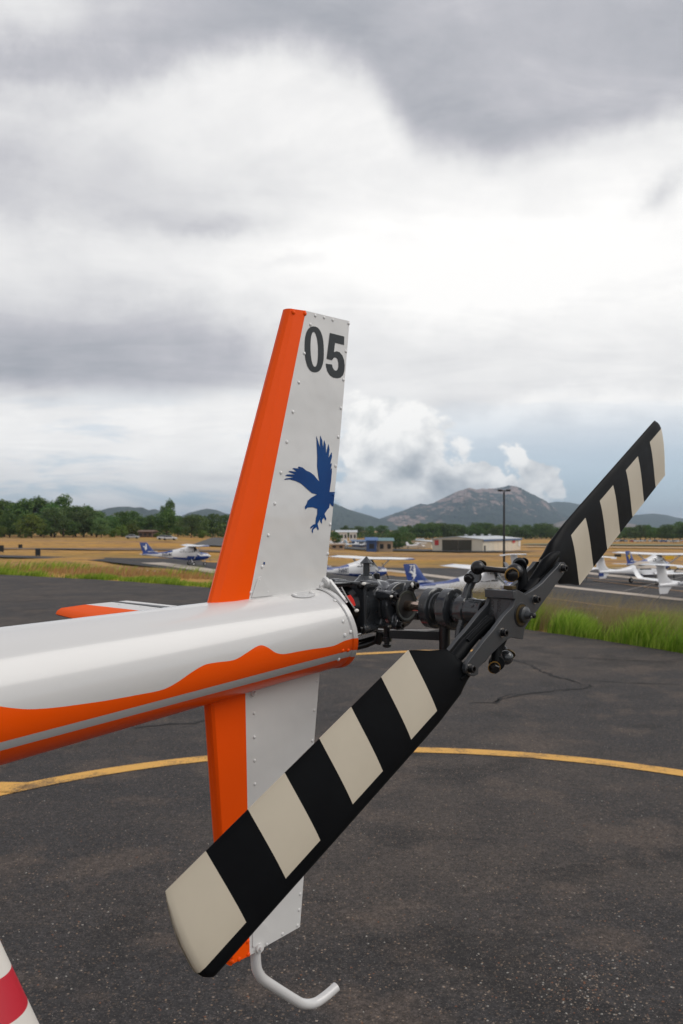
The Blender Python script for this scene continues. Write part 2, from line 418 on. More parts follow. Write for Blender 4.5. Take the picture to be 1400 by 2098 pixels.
def paint_line_material(name, col, wear=.5, under=(.036, .032, .033), scale=1.0):
    m = bpy.data.materials.new(name); m.use_nodes = True; nt = m.node_tree; nt.nodes.clear(); w = NB(nt)
    out = w.n('ShaderNodeOutputMaterial'); b = w.n('ShaderNodeBsdfPrincipled'); nt.links.new(b.outputs[0], out.inputs[0])
    ob = w.n('ShaderNodeTexCoord').outputs['Object']
    f = w.smooth(w.m('ADD', w.m('MULTIPLY', w.noise(ob, 2.2*scale, 6, .7), .62), w.m('MULTIPLY', w.noise(ob, 60*scale, 4, .75), .45)), .62-wear*.2, .70-wear*.2+.06)
    c = w.mix(w.m('MULTIPLY', f, .75), w.mix(w.noise(ob, 9*scale, 4, .6), col, tuple(v*.8 for v in col)), under)
    w.put(b.inputs['Base Color'], c); b.inputs['Roughness'].default_value = .75
    return m
M['ground'] = ground_material()
M['asphalt'] = asphalt_material('worn_asphalt')
M['apron'] = asphalt_material('apron_asphalt', (.034, .034, .037), .5, .25, (.045, .043, .043))
M['yellow_line'] = paint_line_material('yellow_marking', (.80, .43, .09), .56)
M['orange_line'] = paint_line_material('orange_marking', (.42, .24, .10), .3)
M['concrete'] = material('pale_concrete', (.52, .44, .36), .85, vary=(.5, .6, (.42, .36, .30)))
M['white_line'] = material('white_marking', (.5, .49, .46), .8)
M['crack'] = material('crack_shadow_fill', (.012, .011, .011), .95)

def build_ground():
    xs = [0.0]; 
    while xs[-1] < 24: xs.append(xs[-1]+1.0)
    while xs[-1] < 15000: xs.append(xs[-1]*1.10)
    xs = np.array([-x for x in reversed(xs[1:])]+xs)
    ys = [-400, -250, -160, -100, -60, -40]
    while ys[-1] < 62: ys.append(ys[-1]+1.0)
    while ys[-1] < 22000: ys.append(ys[-1]*1.045)
    ys = np.array(ys)
    Xg, Yg = np.meshgrid(xs, ys); Zg = zt(Xg, Yg)
    und = np.zeros_like(Zg)
    for i in range(Zg.shape[0]):
        for j in range(Zg.shape[1]):
            y, x = Yg[i, j], Xg[i, j]
            dy = y-np.interp(x, EX, EY)
            if 4 < dy and y < 600:
                und[i, j] = noise.noise(Vector((x*.09, y*.05, 0)))*min(.22, dy*.01)
    Zg = Zg+und-.03
    n = len(xs); V = np.stack([Xg.ravel(), Yg.ravel(), Zg.ravel()], 1)
    fs = [(i*n+j, i*n+j+1, (i+1)*n+j+1, (i+1)*n+j) for i in range(len(ys)-1) for j in range(n-1)]
    me = bpy.data.meshes.new('ground'); me.from_pydata(V.tolist(), [], fs); me.materials.append(M['ground'])
    me.polygons.foreach_set('use_smooth', [True]*len(fs))
    o = bpy.data.objects.new('ground', me); C.objects.link(o)
    return tag(o, 'dry golden grassland and earth around the airfield', kind='structure')
build_ground()
# helipad pavement with an uneven broken edge
def build_pad():
    b = MB(); P = []
    dense = []
    for (x0, y0), (x1, y1) in zip(EDGE[:-1], EDGE[1:]):
        n = max(2, int(min(math.hypot(x1-x0, y1-y0), 60)/.25))
        for k in range(n): t = k/n; dense.append((x0+(x1-x0)*t, y0+(y1-y0)*t))
    dense.append(EDGE[-1])
    top = []
    for x, y in dense:
        d = .09*noise.noise(Vector((x*.7, y*.7, 2)))+.05*noise.noise(Vector((x*3, y*3, 5)))
        top.append((x+d, y-.05+d, .004))
    V = top+[(x, y, -.06) for x, y, z in top]+[(300, -300, .004), (-200, -300, .004)]
    n = len(top)
    b.v = V; b.f = [tuple(range(n))+(2*n, 2*n+1)]; b.mi = [0]; b.sm = [False]
    poly = [Vector(V[i]) for i in range(n)]+[Vector(V[2*n]), Vector(V[2*n+1])]
    idx = list(range(n))+[2*n, 2*n+1]
    b.f = [tuple(idx[k] for k in t) for t in tessellate_polygon([poly])]
    for i in range(n-1): b.f.append((i, i+1, n+i+1, n+i))
    b.mi = [0]*len(b.f); b.sm = [False]*len(b.f)
    o = b.build('helipad_pavement', M['asphalt'], auto=False)
    tag(o, 'dark worn asphalt pavement under the helicopter tail', kind='structure')
build_pad()
def ribbon(name, pts, width, mat, lift, label=None, kind='structure', closed=False, jitter=0.0, sub=None, drape=True, taper=False):
    """draped strip along a ground polyline"""
    P = []
    for (a, b_) in zip(pts[:-1], pts[1:]):
        d = math.hypot(b_[0]-a[0], b_[1]-a[1]); n = max(1, int(d/(sub or max(.3, d/12))))
        for k in range(n): t = k/n; P.append((a[0]+(b_[0]-a[0])*t, a[1]+(b_[1]-a[1])*t))
    P.append(tuple(pts[-1][:2])); b = MB(); n = len(P); V = []
    for i, p in enumerate(P):
        q0, q1 = P[max(i-1, 0)], P[min(i+1, n-1)]
        tx, ty = q1[0]-q0[0], q1[1]-q0[1]; l = math.hypot(tx, ty) or 1; nx, ny = -ty/l, tx/l
        for s in (-1, 1):
            w_ = width/2*(1+jitter*random.uniform(-1, 1))
            if taper: w_ *= math.sin(PI*min(1, max(.05, i/(n-1))))**.5
            x, y = p[0]+nx*w_*s, p[1]+ny*w_*s
            V.append((x, y, (ztf(x, y) if drape else 0)+lift))
    b.add(V, [(2*i, 2*i+1, 2*i+3, 2*i+2) for i in range(n-1)])
    o = b.build(name, mat, auto=False); tag(o, label, kind=kind); return o
# yellow circle, its spur and the line beyond
cc, cr = (.388, 4.161), 4.018
ang = [math.radians(a) for a in range(0, 361, 3)]
ribbon('painted_circle', [(cc[0]+cr*math.cos(a), cc[1]+cr*math.sin(a)) for a in ang], .19, M['yellow_line'], .009, 'worn yellow circle painted on the asphalt', drape=False)
ribbon('painted_line', [(-2.46, 6.97), (-3.6, 7.03), (-6, 7.1)], .26, M['yellow_line'], .013, 'yellow spur line leaving the painted circle on the left', drape=False)
ribbon('painted_line', [(-1.5, 13.7), (0.2, 14.45), (1.4, 14.85), (2.3, 14.9)], .2, M['yellow_line'], .009, 'second faded yellow line farther out on the asphalt', drape=False)
def crack(pix, w_=.02, j=.05):
    pts = []
    for px, py in pix:
        d = 2*F/(py-1085); pts.append(((px-700)/F*d, d))
    P = []
    for a, b_ in zip(pts[:-1], pts[1:]):
        d = math.hypot(b_[0]-a[0], b_[1]-a[1]); n = max(2, int(d/.09))
        for k in range(n):
            t = k/n; P.append((a[0]+(b_[0]-a[0])*t+random.uniform(-j, j)*.6, a[1]+(b_[1]-a[1])*t+random.uniform(-j, j)))
    P.append(pts[-1])
    ribbon('crack', P, w_, M['crack'], .008, 'jagged crack in the asphalt', drape=False, jitter=.7, sub=10, taper=True)
crack([(1040, 1350), (1085, 1362), (1120, 1380), (1160, 1392), (1212, 1408)], .055, .07)
crack([(1215, 1405), (1195, 1412), (1120, 1418), (1060, 1425), (1010, 1440), (960, 1443)], .055, .07)
crack([(1010, 1440), (1035, 1426), (1062, 1420)], .03, .05)
crack([(640, 1458), (760, 1461), (880, 1450), (960, 1443)], .014, .02)
crack([(1190, 1395), (1300, 1400), (1400, 1404)], .02, .03)
crack([(280, 1492), (350, 1484), (400, 1482), (432, 1474)], .045, .04)
crack([(0, 1500), (120, 1497), (280, 1490)], .014, .03)
crack([(1100, 1345), (1250, 1352), (1400, 1358)], .03, .05)
def build_pebbles():
    b = MB()
    for _ in range(2600):
        if random.random() < .18: px, py = random.gauss(1190, 90), random.gauss(2020, 45)
        else: px, py = random.uniform(-60, 1460), 1085+360+random.random()**.8*760
        if py < 1400: continue
        d = 2*F/(py-1085); x = (px-700)/F*d
        r = random.choice((.002, .0025, .003, .004, .0055))
        c = Vector((x, d, .004)); a0 = random.uniform(0, 6)
        ring = [c+Vector((math.cos(a0+a)*r*random.uniform(.6, 1.4), math.sin(a0+a)*r*random.uniform(.6, 1.4), 0)) for a in [k*PI*2/5 for k in range(5)]]
        top = c+Vector((0, 0, r*.7))
        b.add(ring+[top], [(k, (k+1) % 5, 5) for k in range(5)], random.choice((0, 0, 1, 2)))
    o = b.build('loose_gravel', [material('tan_grit', (.26, .20, .15), .9), material('pale_grit', (.36, .34, .30), .9), material('rusty_grit', (.20, .09, .05), .9)], auto=False)
    tag(o, 'loose grit scattered on the asphalt', 'gravel', kind='stuff')
build_pebbles()

# apron beyond the bank, draped on the terrain
NEARX = [-300, -80, -38, -32, -13, -8, 0, 6, 12, 30, 80, 300]; NEARY = [200, 158, 128, 121, 88, 72, 52, 44, 36, 26, 10, -60]
FARX = [-300, -80, -38, 0, 15, 42, 120, 300]; FARY = [215, 166, 136, 124, 122, 118, 100, 60]
def sheet(name, xs, yn, yf, rows, mat, lift, label):
    b = MB(); V = []; n = len(xs)
    for k in range(rows+1):
        for i, x in enumerate(xs):
            y = yn[i]+(yf[i]-yn[i])*k/rows; V.append((x, y, ztf(x, y)+lift+.16*(1 if y > 62 else max(0, (y-20)/42))*0))
    b.add(V, [(k*n+i, k*n+i+1, (k+1)*n+i+1, (k+1)*n+i) for k in range(rows) for i in range(n-1)], smooth=True)
    o = b.build(name, mat, auto=False); tag(o, label, kind='structure'); return o
xs = sorted(set(list(np.linspace(-300, -90, 8))+list(np.linspace(-88, 60, 75))+list(np.linspace(66, 300, 20))))
sheet('apron_asphalt', xs, np.interp(xs, NEARX, NEARY), np.interp(xs, FARX, FARY), 40, M['apron'], .06, 'dark asphalt parking apron where light aircraft stand')
def gl(name, p0, p1, width, mat, lift, label, ext=0.0):
    a, b_ = G(*p0), G(*p1)
    if ext: d = (b_-a); a = a-d*ext; b_ = b_+d*ext
    return ribbon(name, [(a.x, a.y), (b_.x, b_.y)], width, mat, lift, label, sub=1.5)
gl('concrete_strip', (1128, 1201), (1400, 1231), 1.5, M['concrete'], .085, 'pale concrete tie-down strip nearest on the right apron', .3)
gl('concrete_strip', (1200, 1175), (1400, 1196), 2.2, M['concrete'], .085, 'pale concrete strip under the farther twin aircraft', .35)
gl('concrete_strip', (1300, 1166), (1400, 1172), 3.2, M['concrete'], .085, 'far pale concrete strip at the right edge', .3)
gl('concrete_strip', (1085, 1254), (1380, 1288), 1.3, M['concrete'], .085, 'pale concrete strip just behind the tall grass', .1)
gl('concrete_strip', (798, 1170), (949, 1189), 2.0, M['concrete'], .085, 'pale concrete strip between two parked blue and white aircraft', .1)
gl('concrete_pad', (320, 1155), (452, 1174), 3.0, M['concrete'], .085, 'pale concrete strip under the far left aircraft', .08)
gl('painted_line', (300, 1171), (328, 1173), .8, M['white_line'], .10, 'short white dash on the left apron')
gl('painted_line', (1230, 1193), (1400, 1214), .35, M['orange_line'], .10, 'orange line between two concrete strips', .1)
gl('painted_line', (1120, 1228), (1366, 1262), .25, M['orange_line'], .10, 'orange line behind the tall grass', .1)
gl('painted_line', (1100, 1244), (1360, 1258), .22, M['orange_line'], .105, 'fainter orange line nearest the tall grass', .1)
gl('painted_line', (1210, 1186), (1400, 1204), .3, M['orange_line'], .10, 'thin orange line beyond the near concrete strip', .1)
# runway and service roads farther out
def band(name, p0, p1, width, mat, lift, label, ext=.5):
    a, b_ = G(*p0), G(*p1); d = b_-a; a = a-d*ext; b_ = b_+d*ext
    return ribbon(name, [(a.x, a.y), (b_.x, b_.y)], width, mat, lift, label, sub=6)
M['runway'] = material('far_asphalt', (.075, .072, .068), .9)
M['pale_dirt'] = material('pale_dirt', (.42, .33, .24), .95)
M['field_green'] = material('pale_green_field', (.19, .21, .12), .95, vary=(.05, .6, (.26, .22, .13)))
band('runway', (60, 1126), (440, 1131), 8, M['runway'], .25, 'distant runway strip crossing the dry grass on the left', .2)
band('runway', (690, 1137), (1150, 1142), 4.5, M['runway'], .3, 'distant taxiway line crossing the dry grass', .15)
band('far_apron', (690, 1122), (1060, 1132), 26, M['runway'], .4, 'distant asphalt apron in front of the hangars', .02)
band('field_strip', (1150, 1117), (1420, 1119), 26, M['field_green'], .5, 'pale green field strip before the row of cars', .3)
band('service_road', (1150, 1122), (1420, 1125), 12, M['pale_dirt'], .5, 'pale service road across the dry grass on the right', .3)
band('road', (436, 1118), (460, 1105), 9, M['runway'], .4, 'grey road sloping up beside the trees on the left', .1)

# ------------------------------------------------------------------ mountains
def rock_material(name, scrub, rock, dark, amt):
    m = bpy.data.materials.new(name); m.use_nodes = True; nt = m.node_tree; nt.nodes.clear(); w = NB(nt)
    out = w.n('ShaderNodeOutputMaterial'); b = w.n('ShaderNodeBsdfPrincipled'); nt.links.new(b.outputs[0], out.inputs[0])
    ob = w.n('ShaderNodeTexCoord').outputs['Object']
    ob = w.mapping(ob, scale=(1, .14, 1.2)); sv = ob
    f = w.smooth(w.m('ADD', w.m('MULTIPLY', w.noise(sv, .0035, 7, .68), .6), w.m('MULTIPLY', w.noise(ob, .016, 6, .7), .4)), .52-amt, .585-amt*.5)
    g = w.noise(ob, .03, 5, .7)
    c = w.mix(w.smooth(g, .4, .65), scrub, dark)
    c = w.mix(f, c, w.mix(w.smooth(w.noise(ob, .05, 4, .6), .4, .6), rock, tuple(v*.62 for v in rock)))
    w.put(b.inputs['Base Color'], c); b.inputs['Roughness'].default_value = .95; b.inputs['Specular IOR Level'].default_value = .1
    bp = w.n('ShaderNodeBump'); bp.inputs['Strength'].default_value = 1.0; bp.inputs['Distance'].default_value = 45.0
    w.put(bp.inputs['Height'], w.noise(ob, .012, 8, .70)); nt.links.new(bp.outputs[0], b.inputs['Normal'])
    return m
M['granite'] = rock_material('granite_and_scrub', (.040, .058, .042), (.44, .31, .26), (.016, .026, .022), .0)
M['scrub_hill'] = rock_material('scrub_hill', (.055, .075, .052), (.22, .17, .14), (.030, .045, .033), -.08)
M['tan_hill'] = rock_material('tan_hill', (.20, .16, .12), (.36, .27, .21), (.13, .12, .09), .06)
def ridge(name, prof, D, mat, label, front=.66, amp=.10, seed=0, step=1.6, rows=46, rough=1.0):
    px = np.arange(prof[0][0], prof[-1][0]+.1, step)
    py = np.interp(px, [p[0] for p in prof], [p[1] for p in prof])
    V = []; n = len(px)
    for r in range(rows+1):
        v = r/(rows-8)                     # v = 1 on the ridge, beyond it falls away
        y = D*(front+(1-front)*v)
        for i in range(n):
            x = (px[i]-700)/F*y
            H = (1085-py[i])/F*D+EYE+6
            if v <= 1:
                s = v**1.25
                q = Vector((x*.0011, y*.0007, seed)); q2 = Vector((x*.0045, y*.0028, seed+4))
                nz = (abs(noise.noise(q))*-1.6+.5)*amp*1.5+abs(noise.noise(q2))*-amp*1.1+noise.noise(q2*3.1)*amp*.5+noise.noise(q2*8)*amp*.22
                env = math.sin(PI*min(v, 1))**.8*(1-v*.35)
                z = H*(s+nz*env*rough)
                z = min(z, H*(front+(1-front)*v)*.985+H*.015*v) if v < .97 else z
                z += H*.012*noise.noise(Vector((px[i]*.11, seed, 3)))*(v > .5)+H*.010*noise.noise(Vector((px[i]*.35, seed, 3)))*(v > .5)
            else: z = H*(1-(v-1)*3.2)
            if r == 0: z = -12
            V.append((x, y, z-6))
    fs = [(r*n+i, r*n+i+1, (r+1)*n+i+1, (r+1)*n+i) for r in range(rows) for i in range(n-1)]
    me = bpy.data.meshes.new(name); me.from_pydata(V, [], fs); me.materials.append(mat)
    me.polygons.foreach_set('use_smooth', [True]*len(fs)); me.update()
    o = bpy.data.objects.new(name, me); C.objects.link(o); return tag(o, label, kind='structure')
ridge('granite_mountain', [(640, 1078), (775, 1064), (800, 1055), (830, 1045), (850, 1036), (862, 1032), (875, 1034), (890, 1030), (905, 1022), (920, 1015), (935, 1008), (950, 1003), (962, 999), (975, 1003), (992, 1001), (1012, 1001), (1030, 998), (1045, 994.5), (1060, 997), (1075, 1004), (1088, 1011), (1105, 1019), (1118, 1026), (1135, 1040), (1150, 1050), (1180, 1062), (1230, 1074), (1290, 1083)],
      7800, M['granite'], 'broad granite mountain behind the hangars', .62, .13, 1, 1.1, 70)
ridge('hill', [(500, 1050), (560, 1035), (620, 1024), (660, 1024), (690, 1033), (712, 1043), (735, 1050), (760, 1057), (780, 1064), (830, 1074), (880, 1083)],
      6600, M['scrub_hill'], 'dark green hill left of the granite mountain', .7, .10, 7, 1.6)
ridge('hill', [(1060, 1050), (1120, 1031), (1140, 1028), (1165, 1029), (1190, 1034), (1215, 1044), (1250, 1058), (1300, 1075)],
      9500, M['scrub_hill'], 'bluish shoulder ridge right of the granite mountain', .75, .08, 11, 1.6)
ridge('hill', [(1190, 1083), (1230, 1072), (1262, 1062), (1290, 1056), (1315, 1054), (1340, 1052), (1365, 1055), (1385, 1060), (1410, 1064), (1460, 1066), (1560, 1075)],
      9000, M['scrub_hill'], 'far blue hill at the right edge', .75, .07, 15, 1.6)
ridge('hill', [(1100, 1084), (1150, 1068), (1180, 1062), (1215, 1062), (1250, 1066), (1290, 1072), (1330, 1080), (1370, 1088)],
      6200, M['tan_hill'], 'pale tan slope below the far hills on the right', .7, .07, 21, 1.6)
ridge('hill', [(130, 1084), (170, 1060), (200, 1048), (222, 1041), (245, 1038), (265, 1038), (277, 1040), (290, 1039), (305, 1045), (318, 1043), (340, 1050), (370, 1060), (420, 1074)],
      5200, M['scrub_hill'], 'dark hill with a double top behind the left trees', .72, .10, 31, 1.6)
ridge('hill', [(330, 1080), (360, 1062), (390, 1050), (405, 1046), (425, 1042), (445, 1045), (462, 1052), (500, 1056), (560, 1060), (640, 1070), (700, 1080)],
      6000, M['scrub_hill'], 'low rounded blue hill left of the fin', .72, .10, 37, 1.6)

# ------------------------------------------------------------------ trees
def leaf_material(name, a, b_, c_):
    m = bpy.data.materials.new(name); m.use_nodes = True; nt = m.node_tree; nt.nodes.clear(); w = NB(nt)
    out = w.n('ShaderNodeOutputMaterial'); b = w.n('ShaderNodeBsdfPrincipled')
    geo = w.n('ShaderNodeNewGeometry'); oi = w.n('ShaderNodeObjectInfo')
    c = w.ramp(geo.outputs['Random Per Island'], [(0, a), (.5, b_), (1, c_)])
    hs = w.n('ShaderNodeHueSaturation'); w.put(hs.inputs['Color'], c)
    w.put(hs.inputs['Value'], w.m('ADD', .75, w.m('MULTIPLY', oi.outputs['Random'], .55)))
    w.put(hs.inputs['Hue'], w.m('ADD', .485, w.m('MULTIPLY', oi.outputs['Random'], .03)))
    w.put(b.inputs['Base Color'], hs.outputs[0]); b.inputs['Roughness'].default_value = .6; b.inputs['Specular IOR Level'].default_value = .2
    tr = w.n('ShaderNodeBsdfTranslucent'); w.put(tr.inputs[0], hs.outputs[0])
    mx = w.n('ShaderNodeMixShader'); mx.inputs[0].default_value = .28
    nt.links.new(b.outputs[0], mx.inputs[1]); nt.links.new(tr.outputs[0], mx.inputs[2]); nt.links.new(mx.outputs[0], out.inputs[0])
    return m
M['leaf_dark'] = leaf_material('dark_leaves', (.036, .090, .020), (.080, .155, .034), (.16, .24, .06))
M['leaf_mid'] = leaf_material('mid_leaves', (.055, .10, .032), (.10, .16, .05), (.15, .21, .07))
M['leaf_bright'] = leaf_material('bright_leaves', (.07, .12, .02), (.13, .18, .03), (.17, .22, .045))
M['bark'] = material('bark', (.07, .05, .04), .9)
M['roof_brown'] = material('brown_roof', (.12, .07, .05), .85)
def crown_mesh(name, seed, h, w_, nlobe, nleaf, leaf, mat, open_=0.0, base=.18):
    rnd = np.random.RandomState(seed); V = []; 
    lobes = []
    for i in range(nlobe):
        t = rnd.uniform(0, 1); a = rnd.uniform(0, 2*PI); zz = base+(1-base)*(t*.86+.05)
        prof = math.sin(PI*min(1, (zz-base+.12)/(1.12-base)))**.6
        rr = w_/2*prof*math.sqrt(rnd.uniform(0, 1))*.78
        lobes.append((rr*math.cos(a), rr*math.sin(a), zz*h, rnd.uniform(.13, .25)*w_*(1-.4*open_), rnd.uniform(.08, .15)*h))
    for i in range(nleaf):
        x, y, z, r, rz = lobes[rnd.randint(nlobe)]
        d = rnd.normal(size=3); d /= np.linalg.norm(d); q = rnd.uniform(.55, 1.08)
        c = np.array([x+d[0]*r*q, y+d[1]*r*q, z+d[2]*rz*q])
        a = rnd.normal(size=3); a /= np.linalg.norm(a); b_ = np.cross(a, d+rnd.normal(size=3)*.5); b_ /= np.linalg.norm(b_)
        s = leaf*rnd.uniform(.5, 1.3)
        V += [c-a*s, c+b_*s*.55, c+a*s, c-b_*s*.55]
    fs = [(4*i, 4*i+1, 4*i+2, 4*i+3) for i in range(nleaf)]
    me = bpy.data.meshes.new(name); me.from_pydata([tuple(v) for v in V], [], fs); me.materials.append(mat)
    return me, lobes
def trunk_mesh(seed, h, r, lobes):
    rnd = random.Random(seed); b = MB(); top = Vector((rnd.uniform(-.05, .05)*h, rnd.uniform(-.05, .05)*h, h*.45))
    b.tube([(0, 0, -.4), (0, 0, h*.12), tuple(top*.6+Vector((0, 0, h*.05))), tuple(top)], [r*1.3, r, r*.85, r*.6], 8)
    for l in rnd.sample(lobes, min(7, len(lobes))):
        p = Vector(l[:3]); q = top*rnd.uniform(.45, .95)
        b.tube([q, q.lerp(p, .5)+Vector((0, 0, -.02*h)), p], [r*.45, r*.3, r*.12], 6)
    return b.mesh('trunk', M['bark'])
PROTO = {}
def proto(key, seed, h, w_, nl, nf, leaf, mat, open_=0, base=.18):
    me, lobes = crown_mesh('crown', seed, h, w_, nl, nf, leaf, mat, open_, base)
    PROTO[key] = (me, trunk_mesh(seed, h, h*.028, lobes), h)
proto('round', 1, 10, 12, 34, 3800, .36, M['leaf_dark'])
proto('tall', 2, 12, 10, 34, 3800, .36, M['leaf_dark'])
proto('wide', 3, 9, 15, 40, 4200, .36, M['leaf_mid'])
proto('loose', 4, 12, 12, 26, 2600, .38, M['leaf_dark'], .5, .22)
proto('grey', 5, 11, 12, 34, 3600, .36, M['leaf_mid'], .2)
proto('bush', 6, 6, 8, 24, 2600, .30, M['leaf_bright'], 0, .02)
proto('column', 8, 12, 7, 30, 3000, .34, M['leaf_dark'], .1, .10)
KIND = {'round': 'dark green round-topped tree', 'tall': 'tall dark green tree', 'wide': 'broad mid-green spreading tree', 'loose': 'dark tree with an open ragged crown',
        'grey': 'grey-green leafy tree', 'bush': 'bright yellow-green low bushy tree', 'column': 'narrow upright dark tree'}
def tree(key, px, top, base, D, sx=1.0, label=None, group=None):
    """a tree whose foot is at distance D and whose top reaches the given image height"""
    me, tm, h = PROTO[key]; x = (px-700)/F*D; z = ztf(x, D)
    H = EYE+(1085-top)/F*D-z; s = H/h
    nm = 'bushy_tree' if key == 'bush' else 'tree'
    o = empty(nm, (x, D, z), random.uniform(0, 6.28)); o.scale = (s*sx, s*sx, s)
    link_mesh('crown', me, o); link_mesh('trunk', tm, o)
    tag(o, label or KIND[key]+' in the row', 'tree', group)
    return o
gL = 'trees in the wood on the left'
LT = [('tall', -30, 1020, 390, 1.3), ('round', 8, 1024, 370, 1.2), ('tall', 40, 1022, 360, 1.2), ('loose', 62, 1019, 380, 1.1), ('grey', 84, 1024, 385, 1.1), ('round', 20, 1052, 340, 1.0),
      ('tall', 105, 1030, 372, 1.1), ('loose', 130, 1014, 392, .8), ('grey', 112, 1040, 345, 1.2), ('round', 155, 1036, 368, 1.1), ('wide', 172, 1046, 352, 1.0), ('loose', 188, 1036, 400, 1.0),
      ('grey', 198, 1050, 350, 1.0), ('wide', 208, 1062, 340, .8), ('round', 250, 1048, 390, .8), ('round', 228, 1056, 372, .8), ('round', 272, 1046, 410, .8), ('column', 290, 1055, 380, 1.1),
      ('round', 312, 1055, 384, .9), ('tall', 342, 1042, 370, 1.25), ('loose', 343, 1024, 392, .55), ('round', 365, 1056, 395, .8), ('wide', 392, 1054, 352, .85), ('round', 410, 1056, 372, .9),
      ('round', 436, 1052, 420, .8), ('round', 462, 1054, 430, .8), ('grey', 490, 1056, 430, .9), ('bush', 415, 1086, 350, 1.2), ('bush', 65, 1053, 330, .9), ('bush', 5, 1078, 335, .8),
      ('bush', 235, 1083, 345, 1.1), ('bush', 250, 1076, 352, 1.0), ('bush', 270, 1073, 358, 1.0), ('bush', 322, 1092, 348, 1.6), ('bush', 345, 1093, 352, 1.4), ('round', 150, 1068, 345, .9), ('round', 90, 1062, 342, .9)]
SIDE = {0: 'near the left edge of the photo', 1: 'left of the yellow-green bush', 2: 'where the wood is highest', 3: 'at the right end of the high wood', 4: 'below the double-topped hill', 5: 'behind the brown-roofed building', 6: 'beside the left aircraft', 7: 'just left of the orange fin'}
for key, px, top, D, sx in LT:
    if key == 'bush':
        lab = {415: 'bright low bush right of the single trunked tree near the fin', 65: 'tall yellow-green tree glowing in front of the dark wood', 5: 'small bright bush at the left edge of the wood',
               235: 'left one of three bright bushes below the double hill', 250: 'middle one of three bright bushes below the double hill', 270: 'right one of three bright bushes below the double hill',
               322: 'low bright bush under the brown-roofed building', 345: 'low bright bush left of the single trunked tree'}[px]
    else: lab = KIND[key]+' '+('at the left edge of the wood' if px < 25 else 'in the high part of the left wood' if px < 150 else 'at the right end of the high wood' if px < 215 else 'below the double-topped hill' if px < 300 else 'behind the brown-roofed house' if px < 335 else 'with a lone thin top behind it' if px < 350 else 'left of the tail fin')
    tree(key, px, top, None, D, sx, lab, gL)
gR = 'trees in the row across the airfield'
rr = random.Random(5)
px = 672
while px < 1420:
    if px < 830: top = rr.uniform(1076, 1086); D = rr.uniform(640, 760)
    elif px < 1125: top = rr.uniform(1070, 1080); D = rr.uniform(640, 700)
    elif px < 1170: top = rr.uniform(1078, 1084); D = rr.uniform(640, 700)
    elif px < 1360: top = rr.uniform(1074, 1085); D = rr.uniform(600, 660)
    else: top = rr.uniform(1064, 1078); D = rr.uniform(560, 620)
    key = rr.choice(['round', 'round', 'tall', 'wide', 'grey', 'loose'])
    where = 'below the hill beyond the fin' if px < 780 else 'left of the long hangar' if px < 900 else 'behind the long hangar roof' if px < 1030 else 'right of the lamp post' if px < 1130 else 'beyond the raised rotor blade' if px < 1240 else 'behind the row of far cars' if px < 1340 else 'at the right edge behind the far cars'
    tree(key, px, top, None, D, rr.uniform(.8, 1.15), KIND[key]+' '+where, gR)
    px += rr.uniform(8, 16) if px > 825 else rr.uniform(11, 24)
tree('round', 811, 1092, None, 345, 1.05, 'dark round tree in front of the blue roofed building', gR)
tree('wide', 836, 1090, None, 372, .7, 'small brownish tree beside the blue roofed building', gR)
tree('column', 690, 1087, None, 420, 1.6, 'dark tree just right of the tail fin', gR)
def far_wood():
    rnd = np.random.RandomState(9); V = []
    for i in range(9000):
        px = rnd.uniform(640, 1480); D = rnd.uniform(690, 800); x = (px-700)/F*D
        hmax = 7.5+2.5*noise.noise(Vector((x*.03, D*.02, 0)))
        if px < 820: hmax *= .55
        c = np.array([x, D, ztf(x, D)+rnd.uniform(0, hmax)])
        a = rnd.normal(size=3); a /= np.linalg.norm(a); b_ = np.cross(a, rnd.normal(size=3)); b_ /= np.linalg.norm(b_); s = rnd.uniform(.5, 1.3)
        V += [c-a*s, c+b_*s*.7, c+a*s, c-b_*s*.7]
    for i in range(7000):
        px = rnd.uniform(-80, 560); D = rnd.uniform(400, 460); x = (px-700)/F*D
        hmax = 10.5+2*noise.noise(Vector((x*.05, D*.02, 0)))
        if px > 200: hmax *= .62
        c = np.array([x, D, ztf(x, D)+rnd.uniform(0, hmax)])
        a = rnd.normal(size=3); a /= np.linalg.norm(a); b_ = np.cross(a, rnd.normal(size=3)); b_ /= np.linalg.norm(b_); s = rnd.uniform(.35, .9)
        V += [c-a*s, c+b_*s*.7, c+a*s, c-b_*s*.7]
    fs = [(4*i, 4*i+1, 4*i+2, 4*i+3) for i in range(len(V)//4)]
    me = bpy.data.meshes.new('far_wood'); me.from_pydata([tuple(v) for v in V], [], fs); me.materials.append(M['leaf_dark'])
    o = bpy.data.objects.new('far_wood', me); C.objects.link(o); tag(o, 'dense dark mass of far trees behind the tree rows', 'woodland', kind='stuff')
far_wood()

